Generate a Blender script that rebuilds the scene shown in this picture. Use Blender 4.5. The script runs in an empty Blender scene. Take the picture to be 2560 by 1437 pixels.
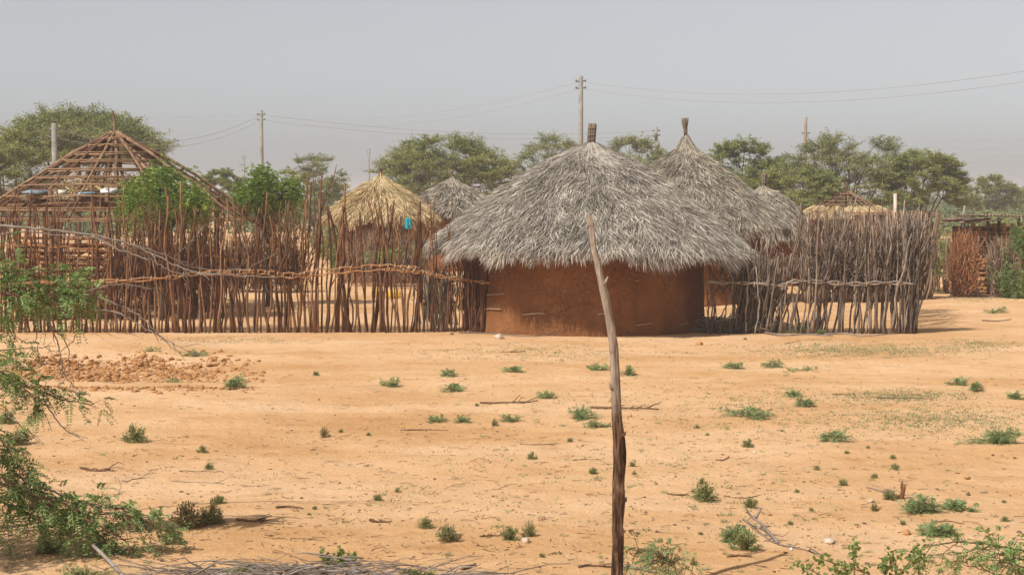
import bpy, math, random
import numpy as np
from mathutils import Vector
S = bpy.context.scene
COL = S.collection
RNG = np.random.default_rng(7)
PI = math.pi
# ------------------------------------------------------------------ camera maths (photo pixels 2560 x 1437)
F = 4256.0; CH = 2.6; TH = math.atan(228.5/F)
CT, ST = math.cos(TH), math.sin(TH)
def ray(px, py):
    cx = (px-1280)/F; cy = -(py-718.5)/F
    return np.array([cx, CT+cy*ST, -ST+cy*CT])
def at(px, py, Y):
    d = ray(px, py); t = Y/d[1]
    return np.array([0, 0, CH])+d*t
def gd(px, py):
    d = ray(px, py); t = CH/-d[2]
    p = np.array([0, 0, CH])+d*t
    for _ in range(4):
        z = float(hgt(p[0], p[1])); t = (CH-z)/-d[2]; p = np.array([0, 0, CH])+d*t
    return p
def ppm(Y): return F/Y
# ------------------------------------------------------------------ noise
_P = np.random.default_rng(3).random((256, 256))
def vnoise(x, y):
    xi = np.floor(x).astype(int); yi = np.floor(y).astype(int)
    fx = x-xi; fy = y-yi; fx = fx*fx*(3-2*fx); fy = fy*fy*(3-2*fy)
    a = _P[xi % 256, yi % 256]; b = _P[(xi+1) % 256, yi % 256]; c = _P[xi % 256, (yi+1) % 256]; d = _P[(xi+1) % 256, (yi+1) % 256]
    return (a*(1-fx)+b*fx)*(1-fy)+(c*(1-fx)+d*fx)*fy-.5
def fbm(x, y, o=4):
    s = 0; a = 1.
    for i in range(o):
        s = s+a*vnoise(x*2**i+17.3*i, y*2**i+5.1*i); a *= .5
    return s
def sst(a, b, x):
    t = np.clip((x-a)/(b-a), 0, 1); return t*t*(3-2*t)
def hgt(x, y):
    x = np.asarray(x, float); y = np.asarray(y, float)
    fade = 1-sst(45, 70, y)
    h = .07*fbm(x*.22+3, y*.16, 2)*sst(6, 14, y)
    h = h+.035*fbm(x*.9, y*.7+9, 3)+.024*fbm(x*3.2, y*3.2, 3)
    # shallow dug basin on the left with a low mound behind and an eroded edge in front
    m = np.exp(-((x+7.6)/1.9)**2-((y-29.3)/1.0)**2)
    h = h+.16*m
    b = np.exp(-((x+7.2)/3.0)**4-((y-25.6)/1.9)**4)
    h = h-.10*b+b*.045*fbm(x*3.1, y*2.3, 4)
    e = sst(23.15, 22.95, y+.25*fbm(x*.6, x*0+3., 3))*np.exp(-((x+6.)/4.0)**6)*sst(20.5, 22.6, y)
    h = h+.07*e
    # low eroded line across the middle
    yl = 20.1+.03*x+.5*fbm(x*.35, x*0+1.7, 3)
    h = h+.035*sst(yl+.12, yl-.05, y)*sst(yl-2.5, yl, y)*sst(-6, -3, x)*sst(3.5, 1, x)
    # wheel ruts on the right
    for k, o in ((0, 0.), (1, 1.5)):
        yr = 24.3+o+.10*x+.35*fbm(x*.2, x*0+7.7+k, 2)
        h = h-.03*np.exp(-((y-yr)/.13)**2)*sst(-1, 3, x)
    flat = np.clip(np.exp(-((y-32.6)/1.1)**6), 0, 1)*.8
    return h*fade*(1-flat)
# ------------------------------------------------------------------ mesh building
class MB:
    def __init__(s): s.V = []; s.Q = []; s.T = []; s.n = 0
    def add(s, v, q=None, t=None):
        v = np.asarray(v, float).reshape(-1, 3)
        if q is not None and len(q): s.Q.append(np.asarray(q, int).reshape(-1, 4)+s.n)
        if t is not None and len(t): s.T.append(np.asarray(t, int).reshape(-1, 3)+s.n)
        s.V.append(v); s.n += len(v)
    def mesh(s, name, mat, smooth=True):
        V = np.concatenate(s.V) if s.V else np.zeros((0, 3))
        Q = np.concatenate(s.Q) if s.Q else np.zeros((0, 4), int)
        T = np.concatenate(s.T) if s.T else np.zeros((0, 3), int)
        me = bpy.data.meshes.new(name)
        me.vertices.add(len(V)); me.vertices.foreach_set('co', V.ravel())
        nl = Q.size+T.size
        me.loops.add(nl); me.loops.foreach_set('vertex_index', np.concatenate([Q.ravel(), T.ravel()]))
        npoly = len(Q)+len(T); me.polygons.add(npoly)
        st = np.concatenate([np.arange(len(Q))*4, Q.size+np.arange(len(T))*3])
        me.polygons.foreach_set('loop_start', st)
        me.polygons.foreach_set('use_smooth', np.full(npoly, smooth))
        me.update(calc_edges=True); me.validate()
        me.materials.append(mat)
        return me
    def build(s, name, mat, parent=None, smooth=True, origin=None):
        if origin is not None:
            s.V = [v-np.asarray(origin) for v in s.V]
        o = bpy.data.objects.new(name, s.mesh(name, mat, smooth)); COL.objects.link(o)
        if origin is not None: o.location = origin
        if parent is not None:
            o.parent = parent
            if origin is None: o.location = -np.array(parent.location)
            else: o.location = np.array(origin)-np.array(parent.location)
        return o
def tag(o, label=None, cat=None, group=None, kind=None):
    if label: o['label'] = label
    if cat: o['category'] = cat
    if group: o['group'] = group
    if kind: o['kind'] = kind
    return o
def empty(name, loc, label, cat, group=None):
    o = bpy.data.objects.new(name, None); COL.objects.link(o); o.location = loc; o.empty_display_size = .2
    return tag(o, label, cat, group)
def sub(o, parent):      # make o (built in world coords, with no origin shift) a child of parent keeping its place
    o.parent = parent
    return o
def nrm(v): return v/np.maximum(np.linalg.norm(v, axis=-1, keepdims=True), 1e-9)
def tube(mb, pts, rad, n=5, cap=True):
    pts = np.asarray(pts, float); m = len(pts)
    rad = np.full(m, rad) if np.isscalar(rad) else np.asarray(rad, float)
    t = nrm(np.gradient(pts, axis=0)); d = nrm(pts[-1]-pts[0])
    ref = np.array([0, 1., 0]) if abs(d[1]) < .8 else np.array([0, 0, 1.])
    u = nrm(np.cross(t, ref)); w = np.cross(t, u)
    a = np.arange(n)*2*PI/n
    ring = pts[:, None, :]+rad[:, None, None]*(np.cos(a)[None, :, None]*u[:, None, :]+np.sin(a)[None, :, None]*w[:, None, :])
    V = ring.reshape(-1, 3)
    i = np.arange(m-1)[:, None]*n; j = np.arange(n)[None, :]; k = (j+1) % n
    Q = np.stack([i+j, i+k, i+n+k, i+n+j], -1).reshape(-1, 4)
    T = []
    if cap:
        V = np.concatenate([V, pts[:1], pts[-1:]])
        jj = np.arange(n); kk = (jj+1) % n
        T = np.concatenate([np.stack([kk, jj, np.full(n, m*n)], -1), np.stack([(m-1)*n+jj, (m-1)*n+kk, np.full(n, m*n+1)], -1)])
    mb.add(V, Q, T)
def wob(a, b, n, amp, rs):
    """crooked line from a to b"""
    a = np.asarray(a, float); b = np.asarray(b, float); t = np.linspace(0, 1, n)[:, None]
    L = np.linalg.norm(b-a); p = a+(b-a)*t
    w = np.zeros((n, 3))
    for k in (1, 2, 3.3, 5):
        w += np.sin(t*PI*k*1.3+rs.random(3)*6.28)*rs.normal(size=3)*amp*L/k
    w -= w[0]*(1-t)+w[-1]*t
    return p+w+rs.normal(size=(n, 3))*amp*L*.12*(np.sin(t*PI) > .01)
def spline(ctrl, n):
    """Catmull-Rom through control points"""
    c = np.asarray(ctrl, float)
    if len(c) == 2: return c[0]+(c[1]-c[0])*np.linspace(0, 1, n)[:, None]
    c = np.concatenate([[2*c[0]-c[1]], c, [2*c[-1]-c[-2]]]); m = len(c)-3
    s = np.linspace(0, m-1e-6, n); i = s.astype(int); f = (s-i)[:, None]
    p0, p1, p2, p3 = c[i], c[i+1], c[i+2], c[i+3]
    return .5*(2*p1+(p2-p0)*f+(2*p0-5*p1+4*p2-p3)*f**2+(3*p1-p0-3*p2+p3)*f**3)
def blades(mb, P, D, SD, L, W, bend=None, seg=2, tip=.25):
    """thin strips: roots P, directions D, width directions SD, length L, width W, bend vector"""
    N = len(P); L = np.asarray(L).reshape(-1, 1); W = np.asarray(W).reshape(-1, 1)
    if bend is None: bend = np.zeros((N, 3))
    rows = []
    for k in range(seg+1):
        t = k/seg; c = P+D*L*t+bend*(t*t); w = W*(1 if t < .6 else tip+(1-tip)*(1-t)/.4)*.5
        rows += [c-SD*w, c+SD*w]
    V = np.stack(rows, 1).reshape(-1, 3); m = 2*(seg+1)
    b = np.arange(N)[:, None]*m
    Q = np.concatenate([np.stack([b+2*k, b+2*k+1, b+2*k+3, b+2*k+2], -1).reshape(-1, 4) for k in range(seg)])
    mb.add(V, Q)
def leaves(mb, P, D, SD, L, W):
    """diamond leaves"""
    L = np.asarray(L).reshape(-1, 1); W = np.asarray(W).reshape(-1, 1); N = len(P)
    V = np.stack([P, P+D*L*.45-SD*W*.5, P+D*L, P+D*L*.45+SD*W*.5], 1).reshape(-1, 3)
    mb.add(V, np.arange(N*4).reshape(-1, 4))
def rdir(rs, n, flat=1.):
    v = rs.normal(size=(n, 3)); v[:, 2] *= flat; return nrm(v)
def fronds(mb, P, D, L, K, ll, lw, rs, droop=.35, fold=.25, t0=.15):
    """pinnate leaves: base P, direction D, length L, K leaflet pairs of ll x lw"""
    N = len(P); L = np.asarray(L).reshape(-1, 1)
    side = nrm(np.cross(D, np.array([0, 0, 1.])+rs.normal(size=(N, 3))*.35)); up = np.cross(side, D)
    for k in range(K):
        t = t0+(1-t0)*(k+.5)/K
        c = P+D*L*t+np.array([0, 0, -1.])*L*droop*t*t
        sc = (1-.55*abs(t-.45)/.55)
        for s in (-1, 1):
            d = nrm(side*s+D*.45-up*fold*rs.random((N, 1))+rs.normal(size=(N, 3))*.12)
            sd = nrm(np.cross(d, up+rs.normal(size=(N, 3))*.35))
            leaves(mb, c, d, sd, ll*sc*rs.uniform(.75, 1.15, N), lw*rs.uniform(.8, 1.1, N))
def lump(mb, c, s, rs, rough=.25, seg=7):
    """irregular stone or clod; s = 3 radii"""
    th = np.arange(seg)*2*PI/seg; rows = [-.75, -.3, .25, .7]
    V = []
    for r in rows:
        rr = math.sqrt(1-r*r)
        V.append(np.stack([np.cos(th)*rr, np.sin(th)*rr, np.full(seg, r)], -1))
    V = np.concatenate(V+[np.array([[0, 0, -1.], [0, 0, 1.]])])
    V = V*(1+rs.normal(size=(len(V), 1))*rough*.6); V += rs.normal(size=V.shape)*rough*.15
    a = rs.random()*6.28; R = np.array([[math.cos(a), -math.sin(a), 0], [math.sin(a), math.cos(a), 0], [0, 0, 1]])
    V = (V*np.asarray(s))@R.T+np.asarray(c)
    Q = []; T = []
    for i in range(3):
        for j in range(seg): Q.append((i*seg+j, i*seg+(j+1) % seg, (i+1)*seg+(j+1) % seg, (i+1)*seg+j))
    for j in range(seg): T.append(((j+1) % seg, j, 4*seg)); T.append((3*seg+j, 3*seg+(j+1) % seg, 4*seg+1))
    mb.add(V, Q, T)
def box(mb, c, s, rot=0., tilt=None):
    V = np.array([[x, y, z] for x in (-1, 1) for y in (-1, 1) for z in (-1, 1)], float)*.5*np.asarray(s)
    a = rot; R = np.array([[math.cos(a), -math.sin(a), 0], [math.sin(a), math.cos(a), 0], [0, 0, 1]])
    if tilt: b = tilt; V = V@np.array([[math.cos(b), 0, -math.sin(b)], [0, 1, 0], [math.sin(b), 0, math.cos(b)]])
    mb.add(V@R.T+np.asarray(c), [(0, 1, 3, 2), (4, 6, 7, 5), (0, 4, 5, 1), (2, 3, 7, 6), (0, 2, 6, 4), (1, 5, 7, 3)])
# ------------------------------------------------------------------ materials
def L3(r, g, b):
    f = lambda c: ((c/255+.055)/1.055)**2.4 if c > 10 else c/255/12.92
    return (f(r), f(g), f(b), 1)
def mat(name): 
    m = bpy.data.materials.new(name); m.use_nodes = True; nt = m.node_tree
    return m, nt, nt.nodes['Principled BSDF'], lambda t: nt.nodes.new('ShaderNode'+t), nt.links.new
def ramp(N, stops):
    r = N('ValToRGB'); e = r.color_ramp.elements
    while len(e) < len(stops): e.new(.5)
    for k, (p, c) in enumerate(stops): e[k].position = p; e[k].color = c
    return r
def island_mat(name, stops, rough=.8, trans=0., bump=0, bscale=30, nmix=.35, nscale=3., spec=.25, stretch=None):
    """colour picked per loose piece, broken up by noise"""
    m, nt, P, N, K = mat(name)
    g = N('NewGeometry'); oi = N('ObjectInfo'); tc = N('TexCoord')
    ad = N('Math'); ad.operation = 'ADD'; K(g.outputs['Random Per Island'], ad.inputs[0]); K(oi.outputs['Random'], ad.inputs[1])
    fr = N('Math'); fr.operation = 'FRACT'; K(ad.outputs[0], fr.inputs[0])
    no = N('TexNoise'); no.inputs['Scale'].default_value = nscale; no.inputs['Detail'].default_value = 4
    if stretch:
        mp = N('Mapping'); mp.inputs['Scale'].default_value = stretch; K(tc.outputs['Object'], mp.inputs[0]); K(mp.outputs[0], no.inputs['Vector'])
    else: K(tc.outputs['Object'], no.inputs['Vector'])
    mx = N('Mix'); mx.data_type = 'FLOAT'; mx.inputs[0].default_value = nmix
    mr = N('MapRange'); mr.inputs[1].default_value = .3; mr.inputs[2].default_value = .7; K(no.outputs[0], mr.inputs[0])
    K(fr.outputs[0], mx.inputs[2]); K(mr.outputs[0], mx.inputs[3])
    r = ramp(N, stops); K(mx.outputs[0], r.inputs[0]); K(r.outputs[0], P.inputs['Base Color'])
    P.inputs['Roughness'].default_value = rough; P.inputs['Specular IOR Level'].default_value = spec
    if bump:
        n2 = N('TexNoise'); n2.inputs['Scale'].default_value = bscale; n2.inputs['Detail'].default_value = 5
        if stretch: K(mp.outputs[0], n2.inputs['Vector'])
        else: K(tc.outputs['Object'], n2.inputs['Vector'])
        b = N('Bump'); b.inputs['Strength'].default_value = bump; b.inputs['Distance'].default_value = .02; K(n2.outputs[0], b.inputs['Height']); K(b.outputs[0], P.inputs['Normal'])
    if trans:
        t = N('BsdfTranslucent'); K(r.outputs[0], t.inputs[0]); ms = N('MixShader'); ms.inputs[0].default_value = trans
        K(P.outputs[0], ms.inputs[1]); K(t.outputs[0], ms.inputs[2]); K(ms.outputs[0], nt.nodes['Material Output'].inputs[0])
    return m
M = {}
M['thatch_grey'] = island_mat('thatch_grey', [(0, (.085, .070, .055, 1)), (.3, (.24, .205, .165, 1)), (.6, (.46, .41, .345, 1)), (.92, (.72, .65, .55, 1)), (1, (.60, .43, .25, 1))], .7, .12, nmix=.3, nscale=1.5)
M['thatch_tan'] = island_mat('thatch_tan', [(0, (.08, .064, .048, 1)), (.3, (.22, .185, .14, 1)), (.6, (.43, .37, .29, 1)), (1, (.66, .58, .45, 1))], .7, .12, nmix=.35, nscale=1.5)
M['thatch_yellow'] = island_mat('thatch_yellow', [(0, (.18, .11, .04, 1)), (.3, (.44, .31, .145, 1)), (.7, (.70, .54, .30, 1)), (1, (.84, .71, .48, 1))], .65, .15, nmix=.3, nscale=1.5)
M['thatch_core'] = island_mat('thatch_core', [(0, (.06, .05, .042, 1)), (1, (.16, .14, .12, 1))], .95, nmix=1, nscale=14, bump=.6)
M['reed'] = island_mat('reed', [(0, (.10, .07, .05, 1)), (1, (.32, .24, .17, 1))], .8, nmix=.4, nscale=20)
M['stake_red'] = island_mat('stake_red', [(0, (.045, .018, .008, 1)), (.35, (.12, .050, .022, 1)), (.7, (.24, .115, .052, 1)), (1, (.42, .25, .13, 1))], .85, nmix=.45, nscale=7, bump=.7, bscale=30, stretch=(4, 4, .6))
M['stake_grey'] = island_mat('stake_grey', [(0, (.04, .028, .02, 1)), (.35, (.12, .085, .062, 1)), (.7, (.26, .195, .145, 1)), (1, (.48, .40, .32, 1))], .9, nmix=.45, nscale=7, bump=.7, bscale=30, stretch=(4, 4, .6))
M['brush'] = island_mat('brush', [(0, (.07, .038, .022, 1)), (.45, (.21, .13, .08, 1)), (1, (.48, .36, .25, 1))], .9, nmix=.3)
M['brush_red'] = island_mat('brush_red', [(0, (.16, .06, .028, 1)), (.5, (.36, .155, .065, 1)), (1, (.52, .29, .14, 1))], .9, nmix=.3)
M['rafter'] = island_mat('rafter', [(0, (.05, .024, .014, 1)), (.5, (.15, .078, .042, 1)), (1, (.40, .25, .15, 1))], .85, nmix=.45, nscale=6, bump=.5)
M['ring'] = island_mat('ring', [(0, (.22, .12, .06, 1)), (1, (.40, .25, .14, 1))], .8, nmix=.5, nscale=8)
M['rail'] = island_mat('rail', [(0, (.17, .07, .028, 1)), (.5, (.33, .15, .06, 1)), (1, (.45, .26, .13, 1))], .75, nmix=.5, nscale=6, bump=.4)
M['tie'] = island_mat('tie', [(0, (.35, .24, .14, 1)), (1, (.6, .48, .32, 1))], .8)
M['deadwood'] = island_mat('deadwood', [(0, (.10, .075, .06, 1)), (.5, (.24, .19, .155, 1)), (1, (.42, .36, .31, 1))], .85, nmix=.4, nscale=9)
M['twig_brown'] = island_mat('twig_brown', [(0, (.09, .045, .025, 1)), (1, (.28, .165, .095, 1))], .9, nmix=.4)
M['acacia_leaf'] = island_mat('acacia_leaf', [(0, (.13, .15, .045, 1)), (.5, (.26, .285, .09, 1)), (.85, (.37, .38, .135, 1)), (1, (.46, .43, .18, 1))], .6, .22, nmix=.5, nscale=.5)
M['acacia_leaf_b'] = island_mat('acacia_leaf_b', [(0, (.15, .165, .065, 1)), (.5, (.28, .295, .12, 1)), (.85, (.38, .38, .165, 1)), (1, (.46, .43, .21, 1))], .6, .22, nmix=.5, nscale=.5)
M['acacia_bark'] = island_mat('acacia_bark', [(0, (.05, .04, .032, 1)), (1, (.14, .115, .09, 1))], .95, nmix=.6, nscale=5)
M['neem_leaf'] = island_mat('neem_leaf', [(0, (.07, .13, .018, 1)), (.5, (.17, .26, .038, 1)), (.85, (.31, .40, .065, 1)), (1, (.46, .47, .12, 1))], .45, .25, nmix=.4, nscale=1.2, spec=.4)
M['prosopis_leaf'] = island_mat('prosopis_leaf', [(0, (.09, .15, .05, 1)), (.5, (.19, .28, .085, 1)), (.85, (.30, .41, .13, 1)), (1, (.50, .46, .14, 1))], .5, .25, nmix=.35, nscale=2.5)
M['sprig_leaf'] = island_mat('sprig_leaf', [(0, (.13, .20, .085, 1)), (.6, (.23, .31, .12, 1)), (1, (.36, .41, .17, 1))], .55, .2, nmix=.3)
M['tuft_leaf'] = island_mat('tuft_leaf', [(0, (.12, .14, .045, 1)), (.5, (.25, .26, .095, 1)), (.9, (.37, .36, .16, 1)), (1, (.46, .25, .13, 1))], .65, .15, nmix=.3)
M['tuft_red'] = island_mat('tuft_red', [(0, (.11, .13, .05, 1)), (.5, (.21, .22, .09, 1)), (.88, (.3, .3, .13, 1)), (.9, (.5, .16, .09, 1)), (1, (.55, .2, .12, 1))], .65, .15, nmix=.05)
M['weed'] = island_mat('weed', [(0, (.17, .19, .08, 1)), (1, (.34, .34, .17, 1))], .7, .1)
M['round_leaf'] = island_mat('round_leaf', [(0, (.14, .20, .06, 1)), (.6, (.25, .33, .10, 1)), (1, (.40, .46, .18, 1))], .5, .25, nmix=.3)
M['scrub_leaf'] = island_mat('scrub_leaf', [(0, (.08, .11, .045, 1)), (.6, (.15, .19, .075, 1)), (1, (.24, .26, .12, 1))], .7, .1, nmix=.6, nscale=.08)
M['concrete'] = island_mat('concrete', [(0, (.20, .185, .16, 1)), (1, (.34, .32, .28, 1))], .85, nmix=1, nscale=3, bump=.3)
M['polewood'] = island_mat('polewood', [(0, (.22, .17, .12, 1)), (1, (.36, .29, .21, 1))], .85, nmix=1, nscale=3)
M['wire'] = island_mat('wire', [(0, (.36, .36, .37, 1)), (1, (.4, .4, .4, 1))], .6)
M['metal'] = island_mat('metal', [(0, (.10, .10, .10, 1)), (1, (.2, .2, .2, 1))], .5)
M['earth_clod'] = island_mat('earth_clod', [(0, (.30, .125, .045, 1)), (1, (.54, .28, .115, 1))], .95, nmix=.4, nscale=8, bump=.6)
M['stone'] = island_mat('stone', [(0, (.10, .07, .05, 1)), (1, (.25, .19, .14, 1))], .9, nmix=.6, nscale=12, bump=.5)
M['stone_pale'] = island_mat('stone_pale', [(0, (.48, .34, .24, 1)), (1, (.72, .60, .48, 1))], .9, nmix=.6, nscale=12, bump=.5)
M['clod'] = island_mat('clod', [(0, (.42, .20, .08, 1)), (1, (.62, .35, .155, 1))], .95, nmix=.4, nscale=8, bump=.6)
M['white_sack'] = island_mat('white_sack', [(0, (.62, .62, .64, 1)), (1, (.8, .8, .8, 1))], .6, nmix=1, bump=.5, bscale=9)
M['cyan_cloth'] = island_mat('cyan_cloth', [(0, (.01, .33, .42, 1)), (1, (.02, .45, .52, 1))], .7, nmix=1)
M['blue_cloth'] = island_mat('blue_cloth', [(0, (.10, .22, .30, 1)), (1, (.28, .42, .48, 1))], .7, nmix=1, nscale=6)
M['grey_tarp'] = island_mat('grey_tarp', [(0, (.08, .11, .13, 1)), (1, (.27, .30, .33, 1))], .55, nmix=1, nscale=6, bump=.6, bscale=8)
M['card'] = island_mat('card', [(0, (.42, .22, .09, 1)), (1, (.5, .28, .13, 1))], .8, nmix=1)
M['cream'] = island_mat('cream', [(0, (.62, .56, .46, 1)), (1, (.72, .66, .56, 1))], .7, nmix=1)
M['yellow_plastic'] = island_mat('yellow_plastic', [(0, (.72, .42, .03, 1)), (1, (.8, .5, .05, 1))], .4, nmix=1)
M['red_print'] = island_mat('red_print', [(0, (.5, .03, .03, 1)), (1, (.55, .05, .04, 1))], .6, nmix=1)
M['blue_print'] = island_mat('blue_print', [(0, (.03, .08, .4, 1)), (1, (.04, .1, .45, 1))], .6, nmix=1)
M['pink_post'] = island_mat('pink_post', [(0, (.58, .42, .34, 1)), (1, (.68, .52, .44, 1))], .7, nmix=1)
M['rust'] = island_mat('rust', [(0, (.16, .05, .02, 1)), (1, (.34, .12, .05, 1))], .75, nmix=1, nscale=4)
M['old_iron'] = island_mat('old_iron', [(0, (.10, .07, .055, 1)), (.5, (.2, .13, .09, 1)), (1, (.38, .26, .15, 1))], .7, nmix=1, nscale=4)
def mud_mat(name, a, b, c, crack=.5):
    m, nt, P, N, K = mat(name); tc = N('TexCoord')
    n1 = N('TexNoise'); n1.inputs['Scale'].default_value = 1.7; n1.inputs['Detail'].default_value = 8; n1.inputs['Roughness'].default_value = .65; K(tc.outputs['Object'], n1.inputs['Vector'])
    r = ramp(N, [(.3, a), (.55, b), (.75, c)]); K(n1.outputs[0], r.inputs[0])
    n3 = N('TexNoise'); n3.inputs['Scale'].default_value = 5; n3.inputs['Detail'].default_value = 3; K(tc.outputs['Object'], n3.inputs['Vector'])
    wv = N('Vector' + 'Math'); wv.operation = 'ADD'; K(tc.outputs['Object'], wv.inputs[0]); sc = N('VectorMath'); sc.operation = 'SCALE'; sc.inputs['Scale'].default_value = .35; K(n3.outputs['Color'], sc.inputs[0]); K(sc.outputs[0], wv.inputs[1])
    v = N('TexVoronoi'); v.feature = 'DISTANCE_TO_EDGE'; v.inputs['Scale'].default_value = 6.5; K(wv.outputs[0], v.inputs['Vector'])
    mr = N('MapRange'); mr.inputs[1].default_value = 0; mr.inputs[2].default_value = .022; mr.inputs[3].default_value = 0; mr.inputs[4].default_value = 1; K(v.outputs['Distance'], mr.inputs[0])
    n4 = N('TexNoise'); n4.inputs['Scale'].default_value = 1.1; K(tc.outputs['Object'], n4.inputs['Vector'])
    gt = N('MapRange'); gt.inputs[1].default_value = .46; gt.inputs[2].default_value = .58; gt.inputs[3].default_value = 1; gt.inputs[4].default_value = 0; K(n4.outputs[0], gt.inputs[0])
    mxm = N('Math'); mxm.operation = 'MAXIMUM'; K(mr.outputs[0], mxm.inputs[0]); K(gt.outputs[0], mxm.inputs[1])
    mx = N('Mix'); mx.data_type = 'RGBA'; mx.inputs[6].default_value = (a[0]*crack, a[1]*crack, a[2]*crack, 1); K(mxm.outputs[0], mx.inputs[0]); K(r.outputs[0], mx.inputs[7]); K(mx.outputs[2], P.inputs['Base Color'])
    n2 = N('TexNoise'); n2.inputs['Scale'].default_value = 16; n2.inputs['Detail'].default_value = 8; K(tc.outputs['Object'], n2.inputs['Vector'])
    ad = N('Math'); ad.operation = 'MULTIPLY_ADD'; K(mxm.outputs[0], ad.inputs[0]); ad.inputs[1].default_value = .7; K(n2.outputs[0], ad.inputs[2])
    bp = N('Bump'); bp.inputs['Strength'].default_value = .8; bp.inputs['Distance'].default_value = .025; K(ad.outputs[0], bp.inputs['Height']); K(bp.outputs[0], P.inputs['Normal'])
    P.inputs['Roughness'].default_value = .95; P.inputs['Specular IOR Level'].default_value = .15
    return m
M['mud'] = mud_mat('mud', (.15, .061, .022, 1), (.215, .089, .033, 1), (.31, .145, .058, 1), .62)
M['mud_b'] = mud_mat('mud_b', (.18, .07, .026, 1), (.24, .10, .04, 1), (.31, .14, .06, 1))
def sand_mat():
    m, nt, P, N, K = mat('sand'); tc = N('TexCoord')
    def noise(s, d=6, r=.6, v=None):
        n = N('TexNoise'); n.inputs['Scale'].default_value = s; n.inputs['Detail'].default_value = d; n.inputs['Roughness'].default_value = r; K(v or tc.outputs['Object'], n.inputs['Vector']); return n
    mp1 = N('Mapping'); mp1.inputs['Scale'].default_value = (.7, 1.5, 1); K(tc.outputs['Object'], mp1.inputs[0]); n1 = noise(.30, 8, .68, mp1.outputs[0]); r1 = ramp(N, [(.30, (.54, .285, .12, 1)), (.43, (.64, .37, .175, 1)), (.53, (.71, .435, .23, 1)), (.63, (.76, .485, .275, 1)), (.75, (.67, .40, .20, 1))]); K(n1.outputs[0], r1.inputs[0])
    mp = N('Mapping'); mp.inputs['Scale'].default_value = (.8, 1.6, 1); K(tc.outputs['Object'], mp.inputs[0])
    n2 = noise(1.6, 8, .7, mp.outputs[0]); g2 = N('MapRange'); g2.inputs[1].default_value = .56; g2.inputs[2].default_value = .70; K(n2.outputs[0], g2.inputs[0])
    m2 = N('Mix'); m2.data_type = 'RGBA'; m2.inputs[7].default_value = (.50, .255, .095, 1); K(g2.outputs[0], m2.inputs[0]); K(r1.outputs[0], m2.inputs[6])
    g2.inputs[4].default_value = .8
    n3 = noise(22, 5, .75); g3 = N('MapRange'); g3.inputs[1].default_value = .63; g3.inputs[2].default_value = .72; g3.inputs[4].default_value = .75; K(n3.outputs[0], g3.inputs[0])
    n3b = noise(.5, 4); g3b = N('MapRange'); g3b.inputs[1].default_value = .42; g3b.inputs[2].default_value = .6; K(n3b.outputs[0], g3b.inputs[0])
    ml = N('Math'); ml.operation = 'MULTIPLY'; K(g3.outputs[0], ml.inputs[0]); K(g3b.outputs[0], ml.inputs[1])
    m3 = N('Mix'); m3.data_type = 'RGBA'; m3.inputs[7].default_value = (.30, .17, .08, 1); K(ml.outputs[0], m3.inputs[0]); K(m2.outputs[2], m3.inputs[6])
    n5 = noise(70, 3, .7); g5 = N('MapRange'); g5.inputs[1].default_value = .3; g5.inputs[2].default_value = .7; g5.inputs[3].default_value = .78; g5.inputs[4].default_value = 1.13; K(n5.outputs[0], g5.inputs[0])
    m5 = N('VectorMath'); m5.operation = 'SCALE'; K(m3.outputs[2], m5.inputs[0]); K(g5.outputs[0], m5.inputs['Scale'])
    K(m5.outputs[0], P.inputs['Base Color'])
    n4 = noise(9, 8, .7); bp = N('Bump'); bp.inputs['Strength'].default_value = .75; bp.inputs['Distance'].default_value = .06; K(n4.outputs[0], bp.inputs['Height'])
    n6 = noise(45, 4, .7); b2 = N('Bump'); b2.inputs['Strength'].default_value = .45; b2.inputs['Distance'].default_value = .012; K(n6.outputs[0], b2.inputs['Height']); K(bp.outputs[0], b2.inputs['Normal']); K(b2.outputs[0], P.inputs['Normal'])
    P.inputs['Roughness'].default_value = .95; P.inputs['Specular IOR Level'].default_value = .1
    return m
M['sand'] = sand_mat()
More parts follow.
